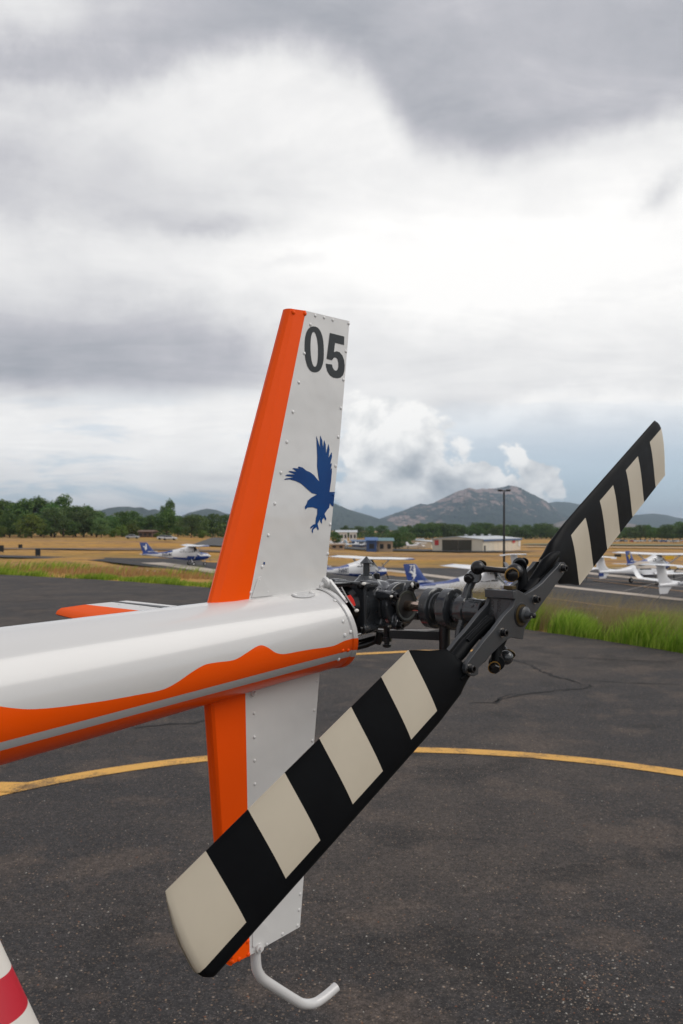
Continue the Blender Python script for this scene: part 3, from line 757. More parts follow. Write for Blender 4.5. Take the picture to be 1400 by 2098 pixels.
# ------------------------------------------------------------------ grass
def grass(name, pts, hts, wid, lean, mat, label, seg=3):
    n = len(pts); rnd = np.random.RandomState(len(name)+n)
    a = rnd.uniform(0, 2*PI, n); la = rnd.normal(.5, .7, n); V = np.zeros((n, 2*seg+1, 3))
    for k in range(seg+1):
        t = k/seg; off = lean*hts*t*t*rnd.uniform(.4, 1.3, n) if k == 1 else lean*hts*t*t
        cx = pts[:, 0]+np.cos(la)*off; cy = pts[:, 1]+np.sin(la)*off; cz = pts[:, 2]+hts*t*(1-.12*t*lean)
        w_ = wid*(1-t)
        if k < seg:
            V[:, 2*k, 0] = cx-np.cos(a)*w_; V[:, 2*k, 1] = cy-np.sin(a)*w_; V[:, 2*k, 2] = cz
            V[:, 2*k+1, 0] = cx+np.cos(a)*w_; V[:, 2*k+1, 1] = cy+np.sin(a)*w_; V[:, 2*k+1, 2] = cz
        else: V[:, 2*k, 0] = cx; V[:, 2*k, 1] = cy; V[:, 2*k, 2] = cz
    m_ = 2*seg+1; fs = []
    for i in range(n):
        b = i*m_
        for k in range(seg-1): fs.append((b+2*k, b+2*k+1, b+2*k+3, b+2*k+2))
        fs.append((b+2*seg-2, b+2*seg-1, b+2*seg))
    me = bpy.data.meshes.new(name); me.from_pydata(V.reshape(-1, 3).tolist(), [], fs); me.materials.append(mat)
    o = bpy.data.objects.new(name, me); C.objects.link(o); return tag(o, label, 'grass', kind='stuff')
M['grass_green'] = leaf_material('green_grass', (.10, .21, .012), (.24, .38, .025), (.46, .54, .09))
M['grass_straw'] = leaf_material('straw_grass', (.28, .25, .09), (.38, .31, .13), (.46, .36, .17))
M['grass_dry'] = leaf_material('dry_grass', (.40, .24, .09), (.48, .30, .11), (.34, .22, .10))
EDGES = [(x, y) for x, y in EDGE if -61 < x < 31]
def edge_pt(x): return float(np.interp(x, EX, EY))
def strip_points(n, x0, x1, d0, d1, clump=None, thr=0.0, seed=1, fall=1.0):
    rnd = np.random.RandomState(seed); P = []
    while len(P) < n:
        x = rnd.uniform(x0, x1); y = edge_pt(x)+d0+(d1-d0)*rnd.uniform(0, 1)**fall
        if clump and noise.noise(Vector((x*clump, y*clump*.8, seed)))+.12*rnd.normal() < thr: continue
        P.append((x, y, ztf(x, y)-.03))
    return np.array(P)
rs = np.random.RandomState(3)
p = strip_points(68000, 2.6, 11, .15, 3.6, 1.5, -.05, 4, 1.3)
hh = np.array([(.42+.30*noise.noise(Vector((q[0]*1.1, q[1]*1.1, 7))))*(1+.35*sstep((q[0]-4.6)/1.2)) for q in p])*rs.uniform(.45, 1.25, len(p))
grass('tall_green_grass', p, np.maximum(hh, .12), .0052, .6, M['grass_green'], 'lush tall green grass growing along the pavement edge on the right')
p = strip_points(15000, 2.6, 11, .3, 4.5, 1.0, -.1, 6)
grass('seeding_grass', p, rs.uniform(.5, 1.0, len(p)), .0038, .55, M['grass_straw'], 'pale feathery seeding stems above the green grass on the right')
p = strip_points(20000, -42, 2.4, .1, 1.7, .6, .0, 8, 1.5)
hh = np.array([.24+.26*noise.noise(Vector((q[0]*.5, q[1]*.5, 7))) for q in p])*rs.uniform(.5, 1.2, len(p))
grass('green_grass', p, np.maximum(hh, .12), .018, .45, M['grass_green'], 'green grass fringe along the far pavement edge on the left')
p = strip_points(26000, -52, 2, 1.0, 42, .13, -.05, 12)
grass('dry_grass', p, rs.uniform(.15, .5, len(p)), .025, .6, M['grass_dry'], 'golden dry grass on the bank left of the tail boom')
p = strip_points(5000, -34, 2, 4, 40, .22, .26, 14)
grass('green_tussocks', p, rs.uniform(.3, .75, len(p)), .035, .5, M['grass_green'], 'scattered green tussocks on the dry bank on the left')
p = strip_points(9000, 2.5, 30, 3.5, 20, .3, -.05, 16)
grass('dry_tussocks', p, rs.uniform(.2, .5, len(p)), .02, .6, M['grass_dry'], 'dry grass on the slope behind the tall green grass')
# ------------------------------------------------------------------ aircraft on the apron
M['plane_white'] = material('aircraft_white', (.76, .76, .77), .3, coat=.5)
M['plane_blue'] = material('aircraft_blue', (.012, .045, .22), .3, coat=.5)
M['plane_glass'] = material('aircraft_glass', (.015, .018, .02), .08, spec=.8)
M['plane_text'] = material('aircraft_lettering', (.02, .025, .05), .5)
M['tyre'] = material('rubber_tyre', (.015, .015, .015), .85)
M['cover'] = material('beige_cover', (.50, .43, .36), .8)
M['yellow'] = material('yellow_paint', (.7, .45, .02), .5)
M['prop'] = material('propeller_black', (.02, .02, .02), .4)
EAGLE = [(840,255),(865,330),(885,400),(900,440),(898,340),(902,250),(935,330),(945,450),(958,380),(965,320),(990,400),(995,545),(1015,460),(1035,385),(1050,470),(1035,605),(1065,550),(1085,515),(1090,590),(1060,710),(1080,685),(1085,720),(1065,800),(1088,765),(1088,830),(1075,980),(1050,1150),(1138,1150),(1122,1385),(1090,1375),(1055,1330),(1045,1400),(1010,1440),(970,1500),(1000,1580),(990,1610),(960,1560),(930,1600),(930,1660),(905,1625),(895,1570),(935,1530),(940,1480),(905,1570),(860,1660),(878,1740),(868,1762),(840,1710),(790,1750),(785,1810),(765,1780),(770,1745),(800,1695),(748,1740),(745,1710),(790,1670),(825,1660),(835,1560),(855,1500),(855,1420),(785,1395),(700,1400),(665,1430),(655,1390),(690,1330),(700,1290),(760,1240),(850,1190),(770,1170),(700,1110),(600,1020),(520,980),(420,950),(325,958),(350,935),(480,915),(345,895),(370,870),(500,870),(395,828),(415,815),(525,828),(460,775),(480,768),(570,780),(545,765),(560,745),(620,760),(680,810),(740,835),(800,880),(885,985),(860,800),(852,745),(855,600),(848,420)]
def text_mesh(s, size, mat, thick=.0, bold=.02):
    cu = bpy.data.curves.new('lettering', 'FONT'); cu.body = s; cu.size = size; cu.offset = bold*size; cu.extrude = thick
    cu.align_x = 'CENTER'; cu.align_y = 'CENTER'; cu.resolution_u = 3
    t = bpy.data.objects.new('lettering_curve', cu); C.objects.link(t)
    bpy.context.view_layer.update()
    me = bpy.data.meshes.new_from_object(t.evaluated_get(bpy.context.evaluated_depsgraph_get()))
    bpy.data.objects.remove(t); bpy.data.curves.remove(cu)
    me.materials.clear(); me.materials.append(mat); me.name = 'lettering'; return me
def put_text(s, size, mat, origin, right, up, parent, name='lettering', squeeze=1.0):
    me = text_mesh(s, size, mat)
    r = Vector(right).normalized(); u = Vector(up).normalized(); n = r.cross(u)
    m = Matrix(((r.x*squeeze, u.x, n.x, origin[0]), (r.y*squeeze, u.y, n.y, origin[1]), (r.z*squeeze, u.z, n.z, origin[2]), (0, 0, 0, 1)))
    return link_mesh(name, me, parent, m)
def section(chord_le, chord, z, y, th, axis='h'):
    prof = [(0, 0), (.06, .5), (.28, .95), (.6, .6), (1, .05), (1, -.03), (.6, -.35), (.28, -.55), (.06, -.4)]
    if axis == 'h': return [(chord_le-chord*c, y, z+th*t) for c, t in prof]
    return [(chord_le-chord*c, y+th*t*.8*(1 if t > 0 else 1.5), z) for c, t in prof]
def surf(b, secs, axis='h', mi=0): b.rings([section(*s, axis) for s in secs], mi)
def loft(stations, n=20, p=2.6):
    R = []
    for x, hw, zb, zt_ in stations:
        r = []
        for k in range(n):
            a = 2*PI*k/n; c, s = math.cos(a), math.sin(a)
            r.append((x, hw*abs(c)**(2/p)*(1 if c > 0 else -1), (zb+zt_)/2+(zt_-zb)/2*abs(s)**(2/p)*(1 if s > 0 else -1)))
        R.append(r)
    return R
def interp_st(st, m):
    xs_ = [s[0] for s in st]; out = []
    for k in range(len(st)-1):
        for j in range(m): t = j/m; out.append(tuple(a+(b-a)*t for a, b in zip(st[k], st[k+1])))
    out.append(st[-1]); return out
def wheel(root, x, y, r=.2, w_=.14, legtop=None):
    b = MB(); b.cyl((x, y-w_/2, r), (x, y+w_/2, r), r, seg=16); o = b.build('wheel', M['tyre'], root)
    b = MB(); b.cyl((x, y-w_/2-.01, r), (x, y+w_/2+.01, r), r*.45, seg=12); b.build('rim', M['plane_white'], o)
    b = MB(); b.tube([(x, y*.97, r), legtop], .045, 8); b.build('gear_leg', M['plane_white'], root)
def high_wing(name, fin_number=None, reg=None, tail_emblem=True, yellow_tail=False):
    root = empty(name)
    st = interp_st([(2.12, .16, .95, 1.22), (2.0, .40, .76, 1.42), (1.4, .50, .64, 1.54), (.98, .54, .58, 1.60), (.45, .54, .56, 2.2), (-.6, .52, .60, 2.24), (-1.5, .42, .72, 1.98), (-3, .27, .92, 1.66), (-4.8, .12, 1.14, 1.5), (-5.8, .05, 1.22, 1.42)], 4)
    R = loft(st, 24); b = MB()
    def mi(i, j):
        x = st[i][0]; a = (j+.5)/24*360
        z = R[i][j][2]; low = z < 1.14+.12*math.sin((x+.5)*.9)-(.1 if x > 1 else 0)
        if .45 <= x < 1.0 and 15 < a < 165: return 2
        if low and x > -3.6: return 1
        if x < -2.0 and z > 1.44+.10*(x+4): return 1
        if x > 1.0 and z > 1.36: return 1
        return 0
    b.rings(R, mi); b.build('fuselage', [M['plane_white'], M['plane_blue'], M['plane_glass']], root)
    for s in (-1, 1):
        b = MB()
        for x0, x1, z0, z1 in ((.42, -.12, 1.58, 2.08), (-.2, -.85, 1.56, 2.06), (-.93, -1.45, 1.58, 1.88)):
            q = .03
            def yy(x, z): 
                hw = np.interp(-x, [-v[0] for v in st], [v[1] for v in st]); zb = np.interp(-x, [-v[0] for v in st], [v[2] for v in st]); z1_ = np.interp(-x, [-v[0] for v in st], [v[3] for v in st])
                c = min(1, abs((z-(zb+z1_)/2)/((z1_-zb)/2)))
                return s*(hw*(1-c**2.6)**(1/2.6)+.015)
            b.add([(x0, yy(x0, z0), z0), (x1, yy(x1, z0), z0), (x1, yy(x1, z1), z1), (x0, yy(x0, z1), z1)], [(0, 1, 2, 3)])
        b.build('window', M['plane_glass'], root)
        b = MB(); b.tube([(.25, s*.52, .78), (.45, s*2.5, 2.22)], .045, 8, flat=1.8); b.build('wing_strut', M['plane_white'], root)
    b = MB()
    surf(b, [(.75, .95, 2.34, -5.5, .05), (.98, 1.25, 2.34, -5.2, .13), (1.08, 1.5, 2.30, -2.6, .17), (1.1, 1.55, 2.24, 0, .18), (1.08, 1.5, 2.30, 2.6, .17), (.98, 1.25, 2.34, 5.2, .13), (.75, .95, 2.34, 5.5, .05)])
    wg = b.build('wing', M['plane_white'], root)
    for s in (-1, 1):
        b = MB(); surf(b, [(.79, .97, 2.345, s*5.52, .06), (1.0, 1.26, 2.345, s*5.15, .14)]); b.build('wing_tip', M['plane_blue'], wg)
    b = MB(); R = [section(-3.1, 2.6, 1.42, 0, .03, 'v'), section(-4.15, 1.55, 1.62, 0, .05, 'v'), section(-4.5, 1.3, 1.85, 0, .06, 'v'), section(-5.15, .9, 2.68, 0, .04, 'v'), section(-5.3, .7, 2.74, 0, .02, 'v')]
    b.rings(R); fin = b.build('vertical_fin', M['plane_blue'], root)
    if tail_emblem:
        b = MB(); s = .00068
        for sy in (-1, 1):
            P = [(-5.72+(x-325)*s*.95, sy*.058, 2.62-(y-255)*s*.83) for x, y in EAGLE]
            b.fill(P)
        b.build('eagle_emblem', M['yellow'] if yellow_tail else M['plane_white'], fin)
    for sy, rt in ((-1, (1, 0, 0)), (1, (-1, 0, 0))):
        if fin_number: put_text(fin_number, .42, M['plane_white'], (-5.46, sy*.062, 2.50), rt, (0, 0, 1), fin, 'fin_number')
        put_text('EMBRY-RIDDLE', .17, M['plane_white'], (-4.55, sy*.085, 1.66), rt, (0, 0, 1), fin, 'lettering')
        if reg: put_text(reg, .54, M['plane_text'], (-2.6, sy*.345, 1.29), (rt[0], .07*(1 if sy < 0 else 1)*(1 if sy < 0 else 1), 0) if sy < 0 else (-1, -.07*-1, 0), (0, 0, 1), root, 'registration')
    b = MB(); surf(b, [(-5.1, .75, 1.36, -1.72, .03), (-4.75, 1.15, 1.36, 0, .07), (-5.1, .75, 1.36, 1.72, .03)]); b.build('tailplane', M['plane_white'], root)
    b = MB(); b.lathe((2.1, 0, 1.08), (1, 0, 0), [(0, .17), (.15, .14), (.28, .03)], 12); sp = b.build('spinner', M['plane_white'], root)
    b = MB()
    for s in (-1, 1): b.tube([(2.2, 0, 1.08), (2.2, s*.25, 1.08+s*.35), (2.2, s*.5, 1.08+s*.78)], [.05, .08, .03], 6, flat=.3, up=(1, 0, 0))
    b.build('propeller', M['prop'], root)
    wheel(root, 0, -1.25, .21, .15, (-.05, -.4, .72)); wheel(root, 0, 1.25, .21, .15, (-.05, .4, .72)); wheel(root, 1.65, 0, .18, .13, (1.62, .02, .75))
    return root
def place_plane(o, g, head, label, cat='aircraft', group=None, sc=1.0):
    o.location = g; o.rotation_euler = (0, 0, math.radians(head)); o.scale = (sc,)*3
    tag(o, label, cat, group); return o
gA = 'blue and white high-wing training aircraft'
A = high_wing('light_aircraft', None, 'N546ER'); place_plane(A, G(392, 1160, .1), 22, 'blue and white high-wing aircraft parked alone at far left before the trees', group=gA)
B = high_wing('light_aircraft', '60', 'N603ER'); place_plane(B, G(752, 1199, .1), 38, 'blue and white high-wing aircraft partly behind the tail fin and gearbox', group=gA)
Cc = high_wing('light_aircraft', '73', None); place_plane(Cc, G(1000, 1245, .1), 25, 'high-wing aircraft with white number 73 and eagle on its blue fin', group=gA)
D = high_wing('light_aircraft', None, 'N512ER', True, True); place_plane(D, G(1346, 1181, .1), 40, 'high-wing aircraft with blue and yellow fin behind the white twins', group=gA)
def twin(name, covered=False, blue=False):
    root = empty(name)
    st = interp_st([(2.75, .06, .98, 1.08), (2.3, .3, .78, 1.3), (1.4, .52, .64, 1.5), (.9, .58, .6, 1.62), (.2, .6, .58, 1.95), (-.8, .55, .62, 1.95), (-1.8, .36, .8, 1.62), (-3, .19, .95, 1.38), (-5, .12, 1.05, 1.3), (-5.7, .07, 1.06, 1.25)], 3)
    R = loft(st, 20, 2.2); b = MB()
    def mi(i, j):
        x = st[i][0]; z = R[i][j][2]
        if -.9 < x < 1.0 and z > 1.5: return 1
        if blue and z < .92 and x > -2.5: return 2
        return 0
    b.rings(R, mi); b.build('fuselage', [M['plane_white'], M['plane_glass'], M['plane_blue']], root)
    if covered:
        b = MB(); b.rings([[(x, y*1.06, max(z, 1.35)*1.02+.02) for x, y, z in r] for s_, r in zip(st, R) if -1.7 < s_[0] < 1.5]); b.build('canopy_cover', M['cover'], root)
    b = MB()
    surf(b, [(.15, .75, 1.18, -6.35, .08), (.55, 1.3, .92, -2, .15), (.65, 1.5, .80, 0, .18), (.55, 1.3, .92, 2, .15), (.15, .75, 1.18, 6.35, .08)]); wg = b.build('wing', M['plane_white'], root)
    for s in (-1, 1):
        b = MB(); b.rings([section(.15, .75, 1.18, s*6.33, .06, 'v'), section(-.1, .6, 1.4, s*6.5, .05, 'v'), section(-.55, .35, 2.0, s*6.65, .03, 'v')]); b.build('winglet', M['plane_white'], wg)
        b = MB(); b.rings(loft([(1.7, .12, .95, 1.15), (1.5, .28, .82, 1.25), (.5, .3, .75, 1.2), (-.8, .12, .9, 1.1)], 14)); b.v = [(x, y+s*1.75, z) for x, y, z in b.v]; nc = b.build('engine_nacelle', M['plane_white'], root)
        b = MB()
        for k in range(3):
            a = k*2*PI/3+.4; b.tube([(1.74, s*1.75, 1.05), (1.74, s*1.75+math.cos(a)*.45, 1.05+math.sin(a)*.45), (1.74, s*1.75+math.cos(a)*.9, 1.05+math.sin(a)*.9)], [.04, .07, .03], 6, flat=.3, up=(1, 0, 0))
        b.build('propeller', M['prop'], nc)
    b = MB(); b.rings([section(-4.9, .75, .60, 0, .02, 'v'), section(-4.7, 1.0, .85, 0, .04, 'v'), section(-4.15, 1.55, 1.2, 0, .06, 'v'), section(-4.9, .95, 1.7, 0, .07, 'v'), section(-5.15, .85, 2.45, 0, .05, 'v')])
    b.build('vertical_fin', M['plane_white'], root)
    b = MB(); surf(b, [(-5.35, .6, 2.38, -1.68, .05), (-5.15, .75, 2.47, -1.5, .06), (-5.0, .95, 2.49, 0, .08), (-5.15, .75, 2.47, 1.5, .06), (-5.35, .6, 2.38, 1.68, .05)]); b.build('tailplane', M['plane_white'], root)
    if blue:
        b = MB(); b.box((-5.45, 0, 1.0), (.5, .13, .42)); b.build('rudder_panel', M['plane_blue'], root)
    wheel(root, -.1, -1.5, .22, .16, (-.1, -1.5, .85)); wheel(root, -.1, 1.5, .22, .16, (-.1, 1.5, .85)); wheel(root, 1.9, 0, .18, .13, (1.9, .02, .75))
    return root
def tail_to_origin(px, d, head, off=5.6):
    h = Vector((math.cos(math.radians(head)), math.sin(math.radians(head)), 0)); p = on_ground(px, d)+h*off
    return Vector((p.x, p.y, ztf(p.x, p.y)+.1))
gT = 'white twin-engine T-tail aircraft'
T1 = twin('twin_aircraft'); place_plane(T1, tail_to_origin(1353, 59, 30), 30, 'nearest white T-tail twin, its tail near the right edge of the photo', group=gT)
put_text('N260ER', .40, M['plane_text'], (-3.5, -.19, 1.22), (1, .05, 0), (0, 0, 1), T1, 'registration')
T2 = twin('twin_aircraft', True, True); place_plane(T2, tail_to_origin(1233, 79, 32), 30, 'white T-tail twin with a beige cover over its cockpit', group=gT)
T3 = twin('twin_aircraft', False, False); place_plane(T3, tail_to_origin(1052, 88, -52), -52, 'white T-tail twin mostly hidden behind the raised rotor blade', group=gT)
M['rope'] = material('grey_rope', (.35, .33, .3), .9)
def rope(p0, p1, label):
    b = MB(); b.tube([p0, p1], .02, 6); o = b.build('tie_down_rope', M['rope']); tag(o, label, 'rope', 'tie-down ropes'); return o
bpy.context.view_layer.update()
rope(T1.matrix_world @ Vector((-5.3, 0, .7)), G(1342, 1234), 'slack rope tying the nearest white twin down by its tail')
rope(T1.matrix_world @ Vector((.2, 5, 1.0)), G(1306, 1218), 'upright rope under the left wing of the nearest white twin')
rope(T2.matrix_world @ Vector((0, -5, 1.0)), G(1268, 1213), 'rope under the wing of the covered white twin')

# ------------------------------------------------------------------ buildings
M['hangar_wall'] = material('cream_metal_wall', (.66, .59, .47), .6, vary=(.3, .3, (.60, .53, .42)))
M['hangar_roof'] = material('pale_metal_roof', (.50, .53, .55), .4)
M['hangar_trim'] = material('blue_trim', (.04, .10, .22), .5)
M['hangar_door'] = material('olive_hangar_door', (.045, .038, .022), .7)
M['red_sign'] = material('red_sign', (.50, .03, .03), .5)
M['sign_white'] = material('white_sign', (.7, .7, .68), .5)
M['bright_blue'] = material('bright_blue_roof', (.015, .10, .30), .5)
M['dark_opening'] = material('dark_opening', (.02, .02, .02), .8)
def hangar(g, a1, w1, a2, w2, eave, rise, doors=True, sign=True):
    """g near corner; front face runs along angle a1 for w1, side wall along a2 for w2"""
    root = empty('hangar', g)
    f = Vector((math.cos(a1), math.sin(a1), 0)); s = Vector((math.cos(a2), math.sin(a2), 0)); z = ZZ
    def Q(i, j, k): return f*i+s*j+z*k
    b = MB(); P = [Q(0, 0, -1.5), Q(w1, 0, -1.5), Q(w1, 0, eave), Q(w1/2, 0, eave+rise), Q(0, 0, eave)]
    b.prism(P, s*w2); b.build('wall', M['hangar_wall'], root)
    b = MB(); t = .25
    for i0, i1 in ((-.5, w1/2), (w1+.5, w1/2)):
        z0 = eave-.5*rise/(w1/2)
        P = [Q(i0, -.5, z0+.02), Q(i1, -.5, eave+rise+.02), Q(i1, -.5, eave+rise+t), Q(i0, -.5, z0+t)]
        b.prism(P, s*(w2+1))
    rf = b.build('roof', M['hangar_roof'], root)
    b = MB(); b.prism([Q(-.56, -.6, eave-.55), Q(-.50, -.6, eave-.55), Q(-.50, -.6, eave+.05), Q(-.56, -.6, eave+.05)], s*(w2+1.2)); b.build('fascia', M['hangar_trim'], rf)
    for j in (.2, .4, .6, .8):
        b = MB(); b.lathe(Q(w1/2, w2*j, eave+rise), (0, 0, 1), [(0, .5), (.5, .5), (.7, .8), (.9, .1)], 10); b.build('roof_vent', M['hangar_roof'], rf)
    for j in range(1, 8):
        b = MB(); p = Q(-.04, w2*j/8, 0); b.prism([Q(-.05, w2*j/8-.06, 0), Q(-.05, w2*j/8+.06, 0), Q(.0, w2*j/8+.06, 0), Q(.0, w2*j/8-.06, 0)], z*eave); b.build('panel_seam', M['hangar_roof'], root)
    if doors:
        for i0, i1 in ((.22*w1, .48*w1), (.485*w1, .80*w1)):
            b = MB(); b.prism([Q(i0, -.12, 0), Q(i1, -.12, 0), Q(i1, -.12, eave*.98), Q(i0, -.12, eave*.98)], s*.1); b.build('hangar_door', M['hangar_door'], root)
        b = MB(); b.prism([Q(-.08, 1, 0), Q(-.08, 2.6, 0), Q(-.08, 2.6, 2.2), Q(-.08, 1, 2.2)], f*.06); b.build('door', M['dark_opening'], root)
    if sign:
        b = MB(); b.prism([Q(w1*.87, -.2, eave*.52), Q(w1*.95, -.2, eave*.52), Q(w1*.95, -.2, eave*.95), Q(w1*.87, -.2, eave*.95)], s*.1); b.build('sign', M['red_sign'], root)
        b = MB(); pts = [Q(-.2, w2*.80+1.9*math.cos(a), eave*.75+.55*math.sin(a)) for a in [2*PI*k/20 for k in range(20)]]; b.prism(pts, f*.1); b.build('sign', M['red_sign'], root)
        b = MB(); b.prism([Q(-.2, w2*.93, eave*.3), Q(-.2, w2*.99, eave*.3), Q(-.2, w2*.99, eave*.9), Q(-.2, w2*.93, eave*.9)], f*.1); b.build('sign', M['sign_white'], root)
    return root
h = hangar(G(990, 1131), math.radians(152), 19, math.radians(62), 44, 4.3, .9); tag(h, 'large cream metal hangar with dark sliding doors and pale roof', 'hangar', 'hangars across the airfield')
h = hangar(G(884, 1123), math.radians(168), 15, math.radians(60), 12, 2.6, .5, False, False); tag(h, 'low pale metal shed left of the large hangar', 'hangar', 'hangars across the airfield')
def block(name, px0, px1, top, base, mats, label, cat, roofcol, depth=14, wins=5, D=None):
    g0 = G(px0, base); d = D or g0.y; w_ = (px1-px0)/F*d; z0 = ztf((px0-700)/F*d, d); H = EYE+(1085-top)/F*d-z0
    root = empty(name, ((px0-700)/F*d, d, z0)); b = MB(); b.box((w_/2, depth/2, H*.4-.5), (w_, depth, H*.8+1)); b.build('wall', mats, root)
    b = MB(); b.prism([(-.6, -.8, H*.78), (-.6, depth+.8, H*.78), (-.6, depth/2, H)], (w_+1.2, 0, 0)); b.build('roof', roofcol, root)
    for k in range(wins):
        b = MB(); x = w_*(k+.5)/wins; b.box((x, -.03, H*.38), (w_/wins*.5, .1, H*.35)); b.build('window', M['dark_opening'], root)
    tag(root, label, cat); return root
M['tan_wall'] = material('tan_wall', (.38, .29, .21), .8); M['blue_wall'] = material('blue_wall', (.03, .07, .2), .6)
M['teal_roof'] = material('teal_roof', (.08, .20, .22), .5)
block('terminal_building', 722, 842, 1106, 1120, M['blue_wall'], 'long low building with a dark blue front right of the fin', 'building', M['hangar_trim'], 12, 9)
block('terminal_building', 752, 772, 1101, 1119, M['blue_wall'], 'small block with a bright blue pitched roof on the blue building', 'building', M['bright_blue'], 10, 1, 318)
block('terminal_building', 775, 805, 1102, 1118, M['tan_wall'], 'low block with a teal roof beside the bright blue roof', 'building', M['teal_roof'], 10, 2, 322)
block('house', 689, 712, 1086, 1096, M['sign_white'], 'white flat house far away just right of the fin', 'house', M['hangar_roof'], 10, 3, 560)
block('house', 716, 731, 1086, 1094, M['sign_white'], 'second far white house, right of the first beyond the fin', 'house', M['hangar_roof'], 10, 2, 580)
block('house', 284, 312, 1086, 1106, M['roof_brown'], 'low brown-roofed house at the foot of the left trees', 'house', material('brown_fascia', (.16, .09, .06), .8), 10, 3, 345)
block('wall_of_hangar_row', 678, 706, 1113, 1125, M['tan_wall'], 'low tan shed at the far apron just right of the fin', 'shed', M['tan_wall'], 6, 2)

# small aircraft standing before the hangars
gS = 'small white aircraft before the far hangars'
for px, py, hd, lab, sc in ((860, 1126, 20, 'small white far aircraft leftmost before the low shed', 1.0), (899, 1126, 160, 'small white far aircraft before the dark hangar doors', 1.15),
                        (939, 1130, 10, 'small white far aircraft under the left hangar door edge', 1.0), (988, 1130, 15, 'small white far aircraft at the hangar corner', 1.0), (838, 1121, 200, 'small white far aircraft beside the dark round tree', .9), (872, 1122, 190, 'small white far aircraft tucked before the low pale shed', .9), (920, 1126, 30, 'small white far aircraft before the middle of the dark doors', .95), (705, 1123, 15, 'small white far aircraft nearest the fin on the far apron', 1.0), (790, 1124, 170, 'small white far aircraft before the blue building', 1.0)):
    o = copy_tree(A); place_plane(o, G(px, py, .3), hd, lab, group=gS, sc=sc)
for o in [x for x in bpy.data.objects if x.get('group') == gS]:
    for ch in o.children_recursive:
        if ch.name.startswith('fuselage'):
            ch.data = ch.data.copy(); ch.data.materials.clear(); [ch.data.materials.append(M[k]) for k in ('plane_white', 'plane_white', 'plane_glass')]
        if ch.name.startswith(('vertical_fin', 'wing_tip')): ch.data = ch.data.copy(); ch.data.materials.clear(); ch.data.materials.append(M['plane_white'])
    for ch in [c_ for c_ in o.children_recursive if c_.name.startswith(('lettering', 'registration', 'eagle', 'fin_number'))]: bpy.data.objects.remove(ch)
M['sky_blue'] = material('light_blue_paint', (.08, .35, .55), .4)
o = twin('jet_aircraft', False, True); place_plane(o, G(742, 1124, .3), 12, 'light blue tailed white aircraft by the blue building', group=gS, sc=1.25)
for ch in o.children:
    if ch.name.startswith('vertical_fin'): ch.data.materials.clear(); ch.data.materials.append(M['sky_blue'])

# ------------------------------------------------------------------ cars
def car(col, name='parked_car'):
    root = empty(name); b = MB()
    st = [(2.2, .7, .35, .7), (2.0, .85, .25, .82), (1.0, .9, .25, .95), (-.2, .9, .25, .98), (-1.7, .9, .25, .98), (-2.15, .8, .35, .85)]
    b.rings(loft(st, 16, 4)); b.build('body', col, root)
    b = MB(); b.rings(loft([(1.0, .72, .9, .95), (.35, .7, .85, 1.42), (-1.1, .68, .85, 1.45), (-1.8, .7, .9, .97)], 14, 3.4)); b.build('cabin', M['plane_glass'], root)
    for x in (1.35, -1.35):
        for y in (-.8, .8):
            b = MB(); b.cyl((x, y-.1, .32), (x, y+.1, .32), .32, seg=12); b.build('wheel', M['tyre'], root)
    return root
CARC = [('white', (.6, .6, .6)), ('silver', (.35, .36, .38)), ('red', (.35, .03, .03)), ('dark', (.04, .045, .05)), ('blue', (.03, .08, .25))]
protos = {}
for nm, c in CARC: protos[nm] = car(material(nm+'_car_paint', c, .3, coat=.6))
used = set()
def put_car(nm, px, py, hd, lab, grp):
    o = protos[nm] if nm not in used else copy_tree(protos[nm]); used.add(nm)
    o.location = G(px, py, .45); o.rotation_euler = (0, 0, math.radians(hd)); tag(o, lab, 'car', grp)
seq = ['white', 'silver', 'white', 'white', 'dark', 'silver', 'red', 'white', 'white', 'silver', 'white', 'dark', 'white', 'blue', 'white', 'silver', 'white', 'white', 'red', 'white']
for i, nm in enumerate(seq):
    px = 1236+i*9.5+random.uniform(-2, 2)
    part = 'just right of the raised blade' if px < 1290 else 'in the middle of the far row' if px < 1350 else 'at the right end of the far row'
    put_car(nm, px, 1112.5+random.uniform(-.6, .9), random.choice((80, 95, 10)), nm+' car '+part, 'cars in the far row under the trees')
for nm, px, py, hd, lab in (('silver', 684, 1119, 10, 'silver car at the far apron close to the fin'), ('dark', 700, 1118, 0, 'dark car second from the fin on the far apron'), ('red', 788, 1120, 5, 'red car before the long blue building'),
                            ('white', 812, 1121, 8, 'white car right of the red one by the blue building'), ('white', 720, 1119, 170, 'white car before the left end of the blue building'), ('silver', 878, 1121, 15, 'silver car by the low pale shed'),
                            ('silver', 733, 1121, 5, 'silver car second from the left before the blue building'), ('dark', 746, 1122, 12, 'dark car before the bright blue roof'), ('white', 768, 1121, 0, 'white car before the teal-roofed block'), ('white', 826, 1122, 20, 'white car at the right end of the blue building'),
                            ('white', 337, 1109, 5, 'white car under the left trees beside the bushes'), ('silver', 272, 1107, 5, 'silver car left of the brown-roofed house'), ('white', 348, 1110, 0, 'white car nearest the single trunked tree')):
    put_car(nm, px, py, hd, lab, 'cars parked around the airfield')
for nm, c in CARC:
    if nm not in used:
        for ch in list(protos[nm].children): bpy.data.objects.remove(ch)
        bpy.data.objects.remove(protos[nm])

